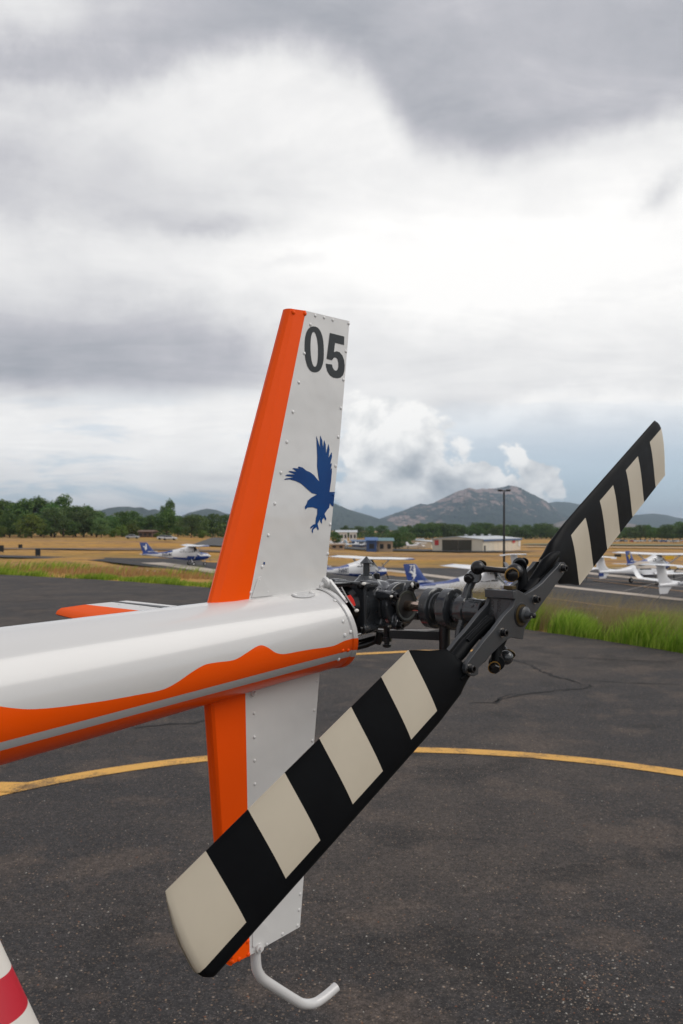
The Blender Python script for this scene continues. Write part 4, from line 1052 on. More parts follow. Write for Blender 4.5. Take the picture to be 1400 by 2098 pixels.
# ------------------------------------------------------------------ lamp post, runway boards, fence
g = G(1033, 1181); zt_ = EYE+(1085-1003)/F*g.y
root = empty('lamp_post', g); Hh = zt_-g.z
b = MB(); b.cyl((0, 0, -.3), (0, 0, Hh-.25), .13, .10, 12); b.build('pole', M['black_metal'], root)
b = MB(); b.cyl((0, 0, -.3), (0, 0, .5), .3, .3, 14); b.build('base', M['concrete'], root)
b = MB(); b.box((0, 0, Hh-.15), (1.3, .12, .12)); b.build('cross_arm', M['black_metal'], root)
for s in (-1, 1):
    b = MB(); b.box((s*.45, -.05, Hh-.06), (.5, .42, .12)); b.build('lamp_head', M['black_metal'], root, bevel=.02)
tag(root, 'tall black lamp post with two flat heads before the mountain', 'lamp post')
for px, py, w_, h_, lab in ((3, 1133, .9, 1.5, 'black board sign at the left edge in the dry grass'), (42, 1124, .9, 1.0, 'small black board sign beside the distant runway'), (78, 1141, .75, 1.35, 'black board sign standing on the dry grass right of the left edge'),
                            (1266, 1142, 1.5, .8, 'dark board sign in the orange grass behind the white twins'), (1372, 1147, 1.6, .8, 'yellow board sign in the grass near the right edge')):
    g = G(px, py); root = empty('runway_sign', g)
    b = MB(); b.box((0, 0, h_*.55), (w_, .25, h_*.8)); b.build('board', M['yellow'] if 'yellow' in lab else M['dark_opening'], root, bevel=.03)
    b = MB(); b.box((-w_*.35, 0, .1), (.08, .08, .5)); b.box((w_*.35, 0, .1), (.08, .08, .5)); b.build('legs', M['black_metal'], root)
    tag(root, lab, 'sign', 'board signs in the dry grass')
# ------------------------------------------------------------------ the helicopter's tail
from mathutils.bvhtree import BVHTree
heli = empty('helicopter', (HUB.x, HUB.y, 0), math.atan2(U.y, U.x))
tag(heli, 'white helicopter tail with orange trim, fins numbered 05 and striped two-blade tail rotor', 'helicopter')
HZ = HUB.z; S0 = .31
def bvh(me): return BVHTree.FromPolygons([v.co.copy() for v in me.vertices], [tuple(p.vertices) for p in me.polygons])
def hit(tree_, px, py, off=0.0):
    o, d = local_ray(px, py); loc, nor, i, _ = tree_.ray_cast(o, d.normalized())
    if loc is None: return None, None
    if nor.dot(d) > 0: nor = -nor
    return loc+nor*off, nor
# ---- boom
E = L(672, 1286, S0); W0 = L(0, 1424, S0); SL = (E.z-W0.z)/(E.x-W0.x)
R_END, R_0 = .0718, .0905
def br(a): return R_END+(R_0-R_END)*(E.x-a)/(E.x-W0.x)
def bz(a): return E.z+SL*(a-E.x)
def bpt(a, phi, dr=0.0):
    r = br(a)+dr; w_ = max(0, min(1, 1-(E.x-a)/.16)); w_ = w_*w_
    return Vector((a-.26*w_*r*math.sin(phi), S0-r*math.cos(phi), bz(a)+r*math.sin(phi)))
def raw_boom():
    b = MB(); st = np.arange(E.x-.95, E.x+.001, .02); b.rings([[bpt(a, 2*PI*k/96) for k in range(96)] for a in list(st)+[E.x]], cap=False)
    return b
rb = raw_boom(); boom_tree = BVHTree.FromPolygons([Vector(v) for v in rb.v], rb.f)
def bound(pix):
    out = []
    for px, py in pix:
        p, n_ = hit(boom_tree, px, py)
        if p is None: continue
        a = p.x; ph = math.atan2((p.z-bz(a)), (S0-p.y)); out.append((a, ph))
    out.sort(); return [o[0] for o in out], [o[1] for o in out]
def dense(pix, n=6):
    """smooth the traced outline with a Catmull-Rom curve"""
    P = [Vector(p) for p in pix]; out = []
    for i in range(len(P)-1):
        p0, p1, p2, p3 = P[max(i-1, 0)], P[i], P[i+1], P[min(i+2, len(P)-1)]
        for k in range(n):
            t = k/n; out.append(tuple(.5*((2*p1)+(-p0+p2)*t+(2*p0-5*p1+4*p2-p3)*t*t+(-p0+3*p1-3*p2+p3)*t**3)))
    out.append(tuple(P[-1])); return out
w1 = bound(dense([(2, 1447), (20, 1450), (60, 1453), (110, 1450), (165, 1443), (220, 1435), (280, 1424), (330, 1414), (360, 1400), (395, 1376), (420, 1362), (445, 1357), (480, 1352), (505, 1338), (525, 1325), (537, 1322), (550, 1327), (565, 1337), (582, 1340), (610, 1335), (640, 1330), (680, 1324), (705, 1313), (728, 1307)]))
w2 = bound(dense([(2, 1521), (200, 1469), (400, 1416), (600, 1363), (700, 1337)])); w3 = bound(dense([(2, 1538), (200, 1485), (400, 1431), (600, 1377), (690, 1352)]))
def build_boom():
    st = list(np.linspace(E.x-3.6, W0.x-.12, 14))+list(np.arange(W0.x-.1, E.x-.004, .005))+[E.x]
    def ring_phi(a):
        p1, p2, p3 = np.interp(a, *w1), np.interp(a, *w2), np.interp(a, *w3)
        near = list(np.linspace(PI/2, p1, 21))[:-1]+list(np.linspace(p1, p2, 7))[:-1]+list(np.linspace(p2, p3, 3))[:-1]+list(np.linspace(p3, -PI/2, 9))
        far = [PI-v for v in reversed(near[1:-1])]
        return near+far
    nn = 20+6+2+8
    def mi(i, j):
        k = j if j < nn else 2*nn-1-j
        return 0 if k < 20 else 1 if k < 26 else 2 if k < 28 else 1
    b = MB(); b.rings([[bpt(a, f) for f in ring_phi(a)] for a in st], mi, True, False)
    # lip of the open end and the wall inside
    seg = 2*nn; ph = ring_phi(E.x)
    lip = [[bpt(E.x, f, d)+Vector((x, 0, 0)) for f in ph] for x, d in ((-.012, .0006), (-.010, .0026), (0, .0030), (.0022, .0012), (.0022, -.0030), (-.012, -.0040), (-.05, -.0045))]
    b.rings(lip, lambda i, j: (mi(0, j)) if i < 4 else 3, True, False)
    o = b.build('tail_boom', [M['white_gloss'], M['orange_gloss'], M['grey_stripe'], M['dark_inside']], heli)
    b = MB(); b.lathe((E.x-.04, S0, E.z), (1, 0, SL), [(0, R_END-.004), (.004, R_END-.004)], 40); b.build('bulkhead', M['dark_inside'], o)
    return o
boom = build_boom()
RIV = MB(); RIV.lathe((0, 0, -.0006), (0, 0, 1), [(0, .0046), (.0012, .0044), (.0024, .0036), (.0031, .0018), (.0033, .0003)], 12)
riv_me = {k: RIV.mesh('rivet', M[m_]) for k, m_ in (('w', 'skin_white'), ('o', 'skin_orange'), ('b', 'decal_blue'))}
def rivet(tree_, px, py, parent, key='w', s=1.0):
    p, n_ = hit(tree_, px, py)
    if p is None: return
    s *= .72
    m = Matrix.Translation(p) @ n_.to_track_quat('Z', 'Y').to_matrix().to_4x4() @ Matrix.Diagonal((s, s, s, 1))
    return link_mesh('rivet', riv_me[key], parent, m)
for px, py in ((680.7, 1215), (686, 1230.6), (706.4, 1248.7), (703, 1272.9), (718.5, 1294.7), (706.9, 1301.6), (694, 1351)): rivet(boom_tree, px, py, boom, 'w', 1.15)
for px, py in ((702.4, 1333.3), (713.4, 1332.5)): rivet(boom_tree, px, py, boom, 'o', 1.1)
# lug with its bolt on top of the end ring
c = L(666, 1195, S0)
b = MB(); ax = Vector((1, 0, SL+.25)).normalized()
b.lathe(c-ax*.004, ax, [(0, .0115), (.001, .0128), (.007, .0128), (.008, .0115)], 24)
P = [c+Vector((0, -.011, .006)), c+Vector((.004, -.034, -.018)), c+Vector((.009, -.046, -.034)), c+Vector((.0, 0, -.030)), c+Vector((.009, .046, -.034)), c+Vector((.004, .034, -.018)), c+Vector((0, .011, .006))]
b.prism(P, ax*.006); lug = b.build('mounting_lug', M['white_gloss'], boom, bevel=.001)
b = MB(); b.lathe(c-ax*.004, -ax, [(0, .0085), (.002, .0085), (.0021, .0065), (.010, .0060), (.012, .004)], 6, smooth=False); b.lathe(c-ax*.004, -ax, [(-.0006, .0105), (.0012, .0105)], 20)
b.build('bolt', M['white_gloss'], boom)
# little cover plate on top of the boom
b = MB(); top = [bpt(a, f, .0012) for a, f in [(E.x-.075+.03*math.cos(t), 1.25+.16*math.sin(t)) for t in [2*PI*k/24 for k in range(24)]]]
b.fill(top); cp = b.build('access_cover', M['grey_stripe'], boom)
for a in (E.x-.098, E.x-.052):
    p = bpt(a, 1.28, .001); nn_ = (p-Vector((a, S0, bz(a)))).normalized()
    link_mesh('screw', riv_me['w'], boom, Matrix.Translation(p) @ nn_.to_track_quat('Z', 'Y').to_matrix().to_4x4() @ Matrix.Diagonal((1.2, 1.2, 1.2, 1)))

# ---- vertical fins
def fin(name, rows, th, label):
    """rows: (LE, crease, colour edge, TE) pixels from top to bottom"""
    R = []
    def lin(a, b_, t): return (a[0]+(b_[0]-a[0])*t, a[1]+(b_[1]-a[1])*t)
    seq = []
    for k in range(len(rows)-1):
        for j in range(6): seq.append([lin(rows[k][q], rows[k+1][q], j/6) for q in range(4)])
    seq.append(rows[-1])
    for le, cr_, ce, te in seq:
        e0 = L(*le, S0); e1 = L(*cr_, S0-th); e2 = L(*ce, S0-th*.80); e3 = L(*te, S0-.0012)
        z0, z1, z2, z3 = e0.z, e1.z, e2.z, e3.z
        def q(a, y, z): return Vector((a, y, z))
        n1 = q(e0.x+(e1.x-e0.x)*.05, S0-th*.38, z0+(z1-z0)*.05); n2 = q(e0.x+(e1.x-e0.x)*.30, S0-th*.76, z0+(z1-z0)*.3); n3 = q(e0.x+(e1.x-e0.x)*.9, S0-th*.99, z0+(z1-z0)*.9)
        n4 = e1+(e2-e1)*.12
        side = [n1, n2, n3, n4, e2, e2+(e3-e2)*.004, e3]
        # skin of the white panel sits a hair inside the orange one
        side[5] = side[5]+Vector((0, .0006, 0))
        R.append([e0]+side+[Vector((p.x, 2*S0-p.y, p.z)) for p in reversed(side)])
    b = MB(); n = len(R[0])
    b.rings(R, lambda i, j: 0 if (j < 5 or j > n-6) else 1, True, True, 0)
    # cap: orange part and white part
    o = b.build(name, [M['skin_orange'], M['skin_white']], heli)
    try: o.data.set_sharp_from_angle(angle=math.radians(11))
    except Exception: pass
    for f in b.f[-2:]: pass
    return o, bvh(o.data)
ufin, ut = fin('upper_fin', [((584, 633), (607, 634), (627, 636.5), (716.5, 658)), ((507, 925), (546, 922), (571, 918), (696, 910)), ((424, 1243), (481, 1240), (509, 1236), (664, 1225)), ((416, 1275), (474, 1272), (503, 1268), (661, 1260))], .0135, '')
lfin, lt = fin('lower_fin', [((418, 1340), (436, 1340), (501, 1340), (659, 1318)), ((422, 1437), (440, 1437), (503, 1425), (655, 1382)), ((441, 1700), (456, 1698), (508, 1682), (634, 1645)), ((467, 1977), (478, 1974), (512, 1958), (615, 1899))], .0125, '')
for px, py in ((714.5, 662.6), (709, 719.9), (704, 778), (698.6, 836), (693.4, 895), (687.8, 954.4), (676.6, 1074.3), (671.7, 1134.7), (636.4, 665), (623.7, 723.9), (612.5, 783.4), (600.4, 843.8), (588, 905.5), (576, 968.3), (563.3, 1031.9), (550.3, 1096.6), (537.2, 1161.3), (646.3, 646.5), (664.3, 650.5), (681.9, 655.5), (531.7, 1188.6), (514, 1214), (548.4, 1212.5)): rivet(ut, px, py, ufin)
for px, py in ((601.5, 639.7), (625, 642.4)): rivet(ut, px, py, ufin, 'o', 1.25)
rivet(ut, 682.5, 1013.5, ufin, 'b')
for px, py in ((649.3, 1394.7), (644.4, 1455.4), (640, 1517.6), (615.3, 1831.8), (612.9, 1864.3), (610, 1896), (521, 1461.2), (521.6, 1510.3), (522, 1558.4), (522.5, 1606.5), (579.3, 1913.4), (546.3, 1907.1), (546.8, 1934.8)): rivet(lt, px, py, lfin, 'w', .95)
for px, py in ((508, 1929), (508.9, 1955.6), (490, 1965.4), (475.4, 1970.2)): rivet(lt, px, py, lfin, 'o', 1.2)
# big nut over the skid, bracket bolt under the boom
for px, py, r_, nm in ((530, 1941, .0085, 'nut'), (518, 1419, .0065, 'bracket_bolt')):
    p, n_ = hit(lt, px, py); b = MB(); b.lathe(p-n_*.001, n_, [(0, r_*1.35), (.0015, r_*1.35), (.0016, r_), (.006, r_*.95), (.0065, r_*.5), (.010, r_*.45)], 12); b.build(nm, M['skin_white'], lfin)
# folded seam plates
def decal(name, pix, tree_, mat, parent, off=.0007, poly_px=None):
    P = []
    for px, py in pix:
        for k in range(24):
            p, n_ = hit(tree_, px-.25*k, py, off)
            if p is not None and (abs(n_.y) > .5 or n_.z > .6): break
        if p is None: return None
        P.append(p)
    b = MB(); b.fill(P); return b.build(name, mat, parent, auto=False)
def plate(name, pix, tree_, mat, parent, th=.0014):
    P = []; N_ = None
    for px, py in pix:
        p, n_ = hit(tree_, px, py, .0002); P.append(p); N_ = n_
    b = MB(); b.prism(P, N_*th); return b.build(name, mat, parent, bevel=.0004)
plate('gusset_plate', [(515, 1224), (527, 1186), (533, 1181), (539, 1184), (559, 1220)], ut, M['skin_white'], ufin)
plate('gusset_plate', [(517, 1940), (517, 1888), (545, 1893), (551, 1904), (552, 1925), (530, 1940)], lt, M['skin_white'], lfin)
# number and emblem
def scale_pts(pts, k, ox, oy): return [(ox+x/k, oy+y/k) for x, y in pts]
ell = lambda cx, cy, rx, ry, sh, p=2.4: [(cx+rx*abs(math.cos(t))**(2/p)*(1 if math.cos(t) > 0 else -1)+sh*(ry*math.sin(t))/150, cy+ry*abs(math.sin(t))**(2/p)*(1 if math.sin(t) > 0 else -1)) for t in [2*PI*k/40 for k in range(41)]]
outer = ell(787, 374, 63, 152, 5); inner = ell(787, 374, 25, 115, 5, 2.2)
halves = []
b = MB(); PO = [hit(ut, *q, .0007)[0] for q in scale_pts(outer, 3.228, 400, 600)]; PI_ = [hit(ut, *q, .0007)[0] for q in scale_pts(inner, 3.228, 400, 600)]
b.add(PO+PI_, [(k, k+1, 41+k+1, 41+k) for k in range(40)]); b.build('digit_zero', M['decal_grey'], ufin, auto=False)
five = [(890,265),(985,289),(984,345),(924,330),(917,392),(935,386),(955,393),(973,415),(984,445),(988,480),(986,515),(977,545),(960,561),(938,565),(912,560),(890,545),(873,518),(866,490),(863,468),(904,474),(908,492),(918,510),(931,516),(941,508),(947,488),(947,462),(942,440),(931,428),(918,428),(908,440),(904,446),(869,436)]
decal('digit_five', scale_pts(five, 3.228, 400, 600), ut, M['decal_grey'], ufin)
eg = scale_pts(EAGLE, 7.778, 540, 860)
decal('eagle_emblem', eg, ut, M['decal_blue'], ufin)
decal('paint_chip', [(540, 1151), (543, 1152), (542.5, 1157), (539.5, 1156)], ut, M['decal_blue'], ufin)
# ---- tail skid
b = MB(); sk = [(523, 1925), (524, 1958), (526, 1982), (532, 1997), (543, 2009), (575, 2030), (604, 2048), (617, 2055), (631, 2057.5), (645, 2055), (656, 2049), (672, 2037), (689, 2022)]
b.tube([L(px, py, S0) for px, py in dense(sk, 3)], .0089, 20); b.build('tail_skid', M['white_gloss'], heli)
# ---- horizontal stabiliser
ZS = 1.838
b = MB(); prof = [(0, -.5, 0), (.02, .3, 0), (.07, .85, 0), (.36, 1.0, 0), (.40, 1.0, 1), (.7, .9, 1), (1, .8, 1), (1, .5, 1), (.7, -.4, 1), (.40, -1, 1), (.36, -1, 0), (.10, -1.1, 0), (.02, -.9, 0)]
def stab_ring(y0, y1, ale, ate, th, cb):
    mp = lambda c: c/.38*cb if c <= .40 else cb*1.0526+(c-.40)/.60*(1-cb*1.0526)
    return [Vector((ale+(ate-ale)*mp(c), y0+(y1-y0)*mp(c), ZS-.008+th*t)) for c, t, _ in prof]
R = [stab_ring(.872, .958, -.372, -.156, .006, .38), stab_ring(.866, .952, -.376, -.156, .008, .38), stab_ring(.6, .66, -.425, -.156, .008, .50), stab_ring(.30, .30, -.47, -.156, .008, .585)]
b.rings(R, lambda i, j: 0 if (j < 4 or j > 8) else 1, True, True, 0); stab = b.build('horizontal_stabiliser', [M['stab_orange'], M['stab_white']], heli)
stt = bvh(stab.data)
b = MB(); b.prism([Vector((-.205, .935, ZS-.0008)), Vector((-.198, .938, ZS-.0008)), Vector((-.188, .56, ZS-.0008)), Vector((-.222, .56, ZS-.0008))], (0, 0, .0014)); b.build('dark_stripe', M['decal_grey'], stab)
for px, py, kk in ((122, 1241, 'o'), (148, 1232.5, 'o'), (173, 1229.6, 'w'), (197, 1229.3, 'w'), (220, 1229.8, 'w'), (256, 1229.5, 'w'), (200, 1235, 'w'), (245, 1239, 'w'), (288, 1244, 'w')): rivet(stt, px, py, stab, kk, .9)

# ---- tail rotor blades
def wl(v): v = Vector(v); return Vector((v.dot(U), -v.dot(NRM), v.z))
ST = [.2474, .3167, .3881, .4584, .5291, .5988, .6722, .737]
def blade_mesh():
    CUT = .0177; LE0, TE0 = .0415, -.0912; xc = (LE0-CUT)/(LE0-TE0)
    xs_ = [0, .006, .02, .05, .10, xc, .26, .36, .48, .60, .72, .84, .93, .985, 1.0]
    def naca(x): return 5*(.2969*math.sqrt(x)-.1260*x-.3516*x*x+.2843*x**3-.1015*x**4)
    te = ([.150, .1526, .1619, .1748, .209, .2459, .8], [.002, -.0016, -.0232, -.0452, -.0651, TE0, TE0])
    le = ([.150, .1528, .1756, .1848, .2453, .32, .8], [.019, .0215, .031, .0350, .0408, LE0, LE0])
    tipr = ([TE0, -.061, -.024, .0155, .0305, LE0], [.7367, .746, .752, .753, .747, .736])
    rs_ = [.150, .1535, .158, .162, .168, .1748, .185, .197, .209, .222, .235]+ST[:-1]
    for a, b_ in zip(ST[:-1], ST[1:]): rs_ += [a+(b_-a)*t for t in (.33, .66)]
    rs_ = sorted(set(rs_)|{.715}); R = []
    for r in rs_+['t1', 't2', 't3']:
        tip = isinstance(r, str); rr_ = .74 if tip else r
        c0, c1 = np.interp(rr_, *te), np.interp(rr_, *le); th = .125*.130*np.interp(rr_, [.15, .2, .26, .74], [1.5, 1.35, 1.0, .92])
        top, bot = [], []
        for x in xs_:
            c = c1+(c0-c1)*x; t = th*naca(x)*1.0+.0007*(x > .02)
            if tip:
                rt = np.interp(c, *tipr); k = {'t1': (-.010, 1.0), 't2': (-.002, .78), 't3': (0, .35)}[r]; q = rt+k[0]; t *= k[1]
            else: q = r
            # slight camber and an edge rolled towards the viewer
            z = -.0085*(1-x)**.7
            top.append((q, c, z+t)); bot.append((q, c, z-t))
        R.append(top+list(reversed(bot[1:])))
    n = len(R[0]); nx = len(xs_); kc = xs_.index(xc); NR = len(rs_)
    def mi(i, j):
        rm = (rs_[i]+rs_[i+1])/2 if i+1 < NR else .74
        white = any(ST[k] < rm < ST[k+1] for k in (0, 2, 4)) or rm > ST[6]
        jj = j if j < nx-1 else (2*nx-2-j)   # chord index of the face
        jj = j if j < nx-1 else (n-1-j)
        return 1 if white and jj >= kc else 0
    b = MB(); b.rings(R, mi, True, True, 1)
    me = b.mesh('tail_rotor_blade', [M['blade_black'], M['blade_white']])
    try: me.set_sharp_from_angle(angle=math.radians(50))
    except Exception: pass
    return me
bm_ = blade_mesh()
FR = {1: ((-.60776606, -.63962728, -.47063506), (.40729242, .25403615, -.87725625)), -1: ((.57467196, .67025304, .46958811), (-.25793887, -.40483208, .87725625))}
BM = {}
for s, (sp, ch) in FR.items():
    X = wl(sp); Y = wl(ch); Y = (Y-X*X.dot(Y)).normalized(); Z_ = X.cross(Y)
    m = Matrix(((X.x, Y.x, Z_.x, 0), (X.y, Y.y, Z_.y, 0), (X.z, Y.z, Z_.z, HZ), (0, 0, 0, 1))); BM[s] = m
    bl = link_mesh('tail_rotor_blade', bm_, heli, m)
    # spindle between the hub plates
    b = MB(); b.tube([(.185, -.005, 0), (.165, .002, 0), (.15, .006, 0), (.125, .008, 0), (.10, .006, 0), (.075, .006, 0), (.05, .006, 0)], [.003, .008, .011, .0115, .0115, .0135, .0125], 16)
    b.build('blade_spindle', M['blade_black'], bl)
    b = MB(); b.tube([(.178, .008, .004), (.15, .010, .0095), (.12, .012, .0100), (.09, .011, .0095)], .0035, 8); b.build('spindle_rib', M['blade_black'], bl)
T0 = [(912, 1372, .002), (930, 1353, .006), (944, 1336, .009), (958, 1318, .010), (972, 1303, .010), (984, 1291, .010), (994, 1281, .010), (1004, 1273, .010), (1010, 1268, .012)]
b = MB(); b.tube([L(*q) for q in T0], [.004, .0105, .0118, .0115, .0105, .0100, .0110, .0118, .006], 16, 0, .85, (0, 1, 0)); b.build('blade_spindle', M['blade_black'], heli)
for dy in (.004, .013):
    b = MB(); b.tube([L(x, y-5, dy) for x, y, _ in T0[3:8]], .0036, 8); b.build('spindle_rib', M['blade_black'], heli)
# ---- hub fork plates
YN, YF, TH = -.018, .032, .008
plate_px = [(946, 1371), (948, 1361), (954, 1353), (985, 1312), (1012, 1290), (1033, 1262), (1051, 1243), (1057, 1226), (1057, 1208), (1062, 1209), (1078, 1217), (1087, 1212), (1100, 1204), (1113, 1193), (1128, 1176), (1142, 1162), (1149, 1152), (1156, 1152), (1161, 1158), (1161, 1166), (1156, 1175), (1137, 1201), (1117, 1229), (1100, 1253), (1083, 1276), (1076, 1288), (1072, 1310), (1048, 1306), (1036, 1313), (1008, 1340), (981, 1369), (973, 1381), (964, 1386), (954, 1384), (948, 1379)]
def front_edge(p): return L(p[0]+0, p[1], YN)
plate_poly = [L(px+(8 if i in (0, 1, 2, 31, 32, 33, 34, 3) else 0), py, YN) for i, (px, py) in enumerate(plate_px)]
for nm, y in (('near', YN), ('far', YF)):
    b = MB(); b.prism([Vector((p.x, y, p.z)) for p in plate_poly], (0, TH, 0)); b.build('hub_plate', M['cast_mid'], heli, bevel=.0016)
web = [L(px, py, YN) for px, py in ((1058, 1210), (1078, 1219), (1088, 1240), (1076, 1287), (1070, 1307), (1049, 1303), (1046, 1285), (1056, 1240))]
b = MB(); b.prism([Vector((p.x, YN+TH-.001, p.z)) for p in web], (0, YF-YN-TH+.002, 0)); wb = b.build('hub_web', M['cast_mid'], heli, bevel=.001)
wa = web[0].x-.0035
b = MB(); b.box((wa+.001, (YN+YF+TH)/2, (L(1058, 1209, YN).z+L(1056, 1226, YN).z)/2-.001), (.012, YF-YN+TH-.0006, .0135)); b.build('web_cap', M['cast_mid'], wb, bevel=.001)
tz = L(1055, 1243, YN).z; tx = min(p.x for p in web[-3:])
put_text('A062', .0105, M['label_dark'], (tx-.0006, .0045, tz+.002), (0, 0, -1), (0, -1, 0), wb, 'lettering')
put_text('LOT 80', .0100, M['label_dark'], (tx-.0006, .0185, tz-.001), (0, 0, -1), (0, -1, 0), wb, 'lettering')
p = L(1045, 1205, 0.012); b = MB(); b.box(p+Vector((0, .0, .001)), (.012, .018, .006)); b.build('brass_tab', M['brass_dull'], heli, bevel=.0008)
def bolt(px, py, y, r=.0064, hgt=.0082, mat='black_metal', parent=heli, through=True, sock=True):
    c = L(px, py, y); b = MB()
    b.lathe(c, (0, -1, 0), [(-.0005, r*1.17), (.0010, r*1.17)], 20, 1)
    prof = [(0, r), (hgt*.35, r), (hgt*.38, r*.92), (hgt*.9, r*.92), (hgt, r*.8)]
    if sock: prof += [(hgt, r*.5), (hgt*.5, r*.42)]
    b.lathe(c+Vector((0, -.0012, 0)), (0, -1, 0), prof, 12)
    return b.build('bolt', [M[mat], M['steel']], parent)
for px, py in ((1152, 1164), (1096, 1228), (1029, 1296), (962, 1370)): bolt(px, py, YN)
# centre bearing, cap and castellated stud
c = Vector((0, YN, HZ)); b = MB(); b.lathe(c+Vector((0, .0002, 0)), (0, -1, 0), [(0, .0205), (.0008, .0205), (.0012, .0195), (.0012, .0180)], 36); b.build('bearing_shade_ring', M['black_metal'], heli)  # black ring paints in the shadow around the recessed bearing
b = MB(); b.lathe(c, (0, -1, 0), [(0, .0170), (.0018, .0170)], 32); b.build('bearing', M['brass_dull'], heli)
b = MB(); b.lathe(c+Vector((.0032, -.002, 0)), (0, -1, 0), [(0, .0138), (.005, .0138), (.0058, .0130), (.007, .0075), (.010, .0070), (.013, .0055), (.016, .0050)], 26); cap = b.build('hub_cap', M['cast_mid'], heli)
b = MB(); b.lathe(c+Vector((.0015, -.018, 0)), (0, -1, 0), [(0, .0048), (.007, .0045), (.008, .003)], 10); b.build('stud', M['black_metal'], cap)
b = MB(); b.tube([c+Vector((-.004, -.021, -.002)), c+Vector((.003, -.024, -.003)), c+Vector((.007, -.022, -.001))], .0016, 8); b.build('cotter_pin', M['steel'], cap)
for s in (1, -1):
    p = BM[s] @ Vector((.152, .004, 0)); b = MB(); b.lathe(Vector((p.x, YN+TH, p.z)), (0, 1, 0), [(0, .0055), (.004, .0055), (.005, .0042), (.008, .0042)], 14); b.build('brass_bushing', M['brass'], heli)
# ---- shaft, discs and pitch spider (all turned about the rotor shaft)
def turned(name, prof, mat, seg=48, par=heli):
    b = MB(); b.lathe((0, 0, HZ), (0, 1, 0), prof, seg); return b.build(name, M[mat], par)
turned('rotor_shaft', [(-.01, .0100), (.30, .0100)], 'bronze')
turned('slider_cup', [(.062, .0125), (.060, .0150), (.056, .0160), (.055, .0180), (.056, .0205), (.060, .0212), (.078, .0212), (.080, .0225), (.092, .0225)], 'cast_grey', 40)
turned('spider_body', [(.085, .018), (.090, .0255), (.104, .0275), (.110, .026), (.112, .020), (.120, .020)], 'cast_grey')
turned('control_disc', [(.118, .022), (.1185, .0345), (.1200, .0368), (.1375, .0372), (.1390, .035), (.1395, .018)], 'cast_grey')
turned('shaft_collar', [(.13, .0175), (.170, .0175)], 'steel')
turned('control_disc', [(.156, .015), (.1565, .0275), (.1585, .0290), (.1590, .0345), (.1610, .0370), (.1760, .0370), (.1780, .034), (.179, .014)], 'cast_grey')
b = MB()
for k in range(3):
    a = k*2*PI/3+2.6; p = Vector((math.cos(a)*.0212, .069, HZ+math.sin(a)*.0212)); d = Vector((math.cos(a), 0, math.sin(a))); b.lathe(p, d, [(0, .0032), (.0016, .0032), (.0022, .002)], 10)
b.build('set_screw', M['cast_grey'], heli)
def T(name, pts, r, mat='cast_grey', par=heli, seg=14, flat=1.0, up=None):
    b = MB(); b.tube([L(*p) for p in pts], r, seg, 0, flat, up); return b.build(name, M[mat], par)
T('spider_arm', [(956, 1240, .095), (957, 1222, .095), (959, 1208, .094), (966, 1194, .092), (970, 1184, .09)], [.015, .0125, .0095, .0090, .0105], flat=.7, up=(0, 1, 0))
def eye(name, p, r, w_, d, mat='cast_grey', par=heli, seg=22):
    d = Vector(d).normalized(); p = Vector(p); b = MB(); b.lathe(p-d*w_/2, d, [(0, r*.85), (w_*.1, r), (w_*.9, r), (w_, r*.85)], seg); return b.build(name, M[mat], par)
def ball(name, p, r, par=heli, mat='black_metal'):
    b = MB(); b.sphere(p, r, 22); return b.build(name, M[mat], par)
def hexbolt(p, d, r, h_, par=heli, mat='black_metal', ring=None):
    d = Vector(d).normalized(); b = MB(); b.lathe(Vector(p), d, [(0, r*1.15), (.0012, r*1.15)], 20); b.lathe(Vector(p)+d*.0012, d, [(0, r), (h_*.85, r), (h_, r*.8)], 6, smooth=False)
    o = b.build('hex_bolt', M[mat], par)
    if ring: b = MB(); b.lathe(Vector(p)-d*.0012, d, [(0, ring), (.0012, ring)], 24); b.build('brass_washer', M['brass'], o)
    return o
AX = Vector((-.55, -.78, .1))                                     # the way the small link bolts point
eye('arm_eye', L(971, 1181, .09), .0125, .016, AX)
hexbolt(L(961, 1185, .083), Vector((-.85, -.45, -.15)), .0078, .009)
ball('rod_end', L(979, 1163, .082), .0125)
b = MB(); b.lathe(L(985, 1158, .085), (.5, .5, .6), [(0, .0105), (.002, .0105), (.004, .009)], 20); b.build('brass_washer', M['brass_dull'], heli)
T('pitch_link', [(984, 1164, .080), (996, 1166, .07), (1018, 1168, .05), (1040, 1170, .03), (1048, 1172, .022)], [.0095, .0052, .0046, .0052, .0095], 'black_metal')
ball('rod_end', L(1055, 1172, .016), .0148)
hexbolt(L(1049, 1178, .004), (-.55, -.8, -.25), .0092, .008, ring=.0128)
eye('horn_eye', L(1065, 1158, .020), .0120, .016, (.7, .6, .25), 'blade_black')
hexbolt(L(1074, 1152, .028), (.75, .6, .3), .007, .007)
T('pitch_horn', [(1072, 1215, .012), (1072, 1195, .012), (1072, 1176, .014), (1067, 1160, .018)], [.0125, .0115, .0095, .0100], 'blade_black', flat=.75, up=(0, 1, 0))
T('horn_bridge', [(1076, 1208, .010), (1086, 1200, .008), (1097, 1186, .006), (1107, 1172, .003), (1118, 1156, .0), (1132, 1142, -.002), (1146, 1132, -.002)], [.008, .009, .0095, .0105, .0115, .0100, .004], 'blade_black', flat=.8, up=(0, 1, 0))
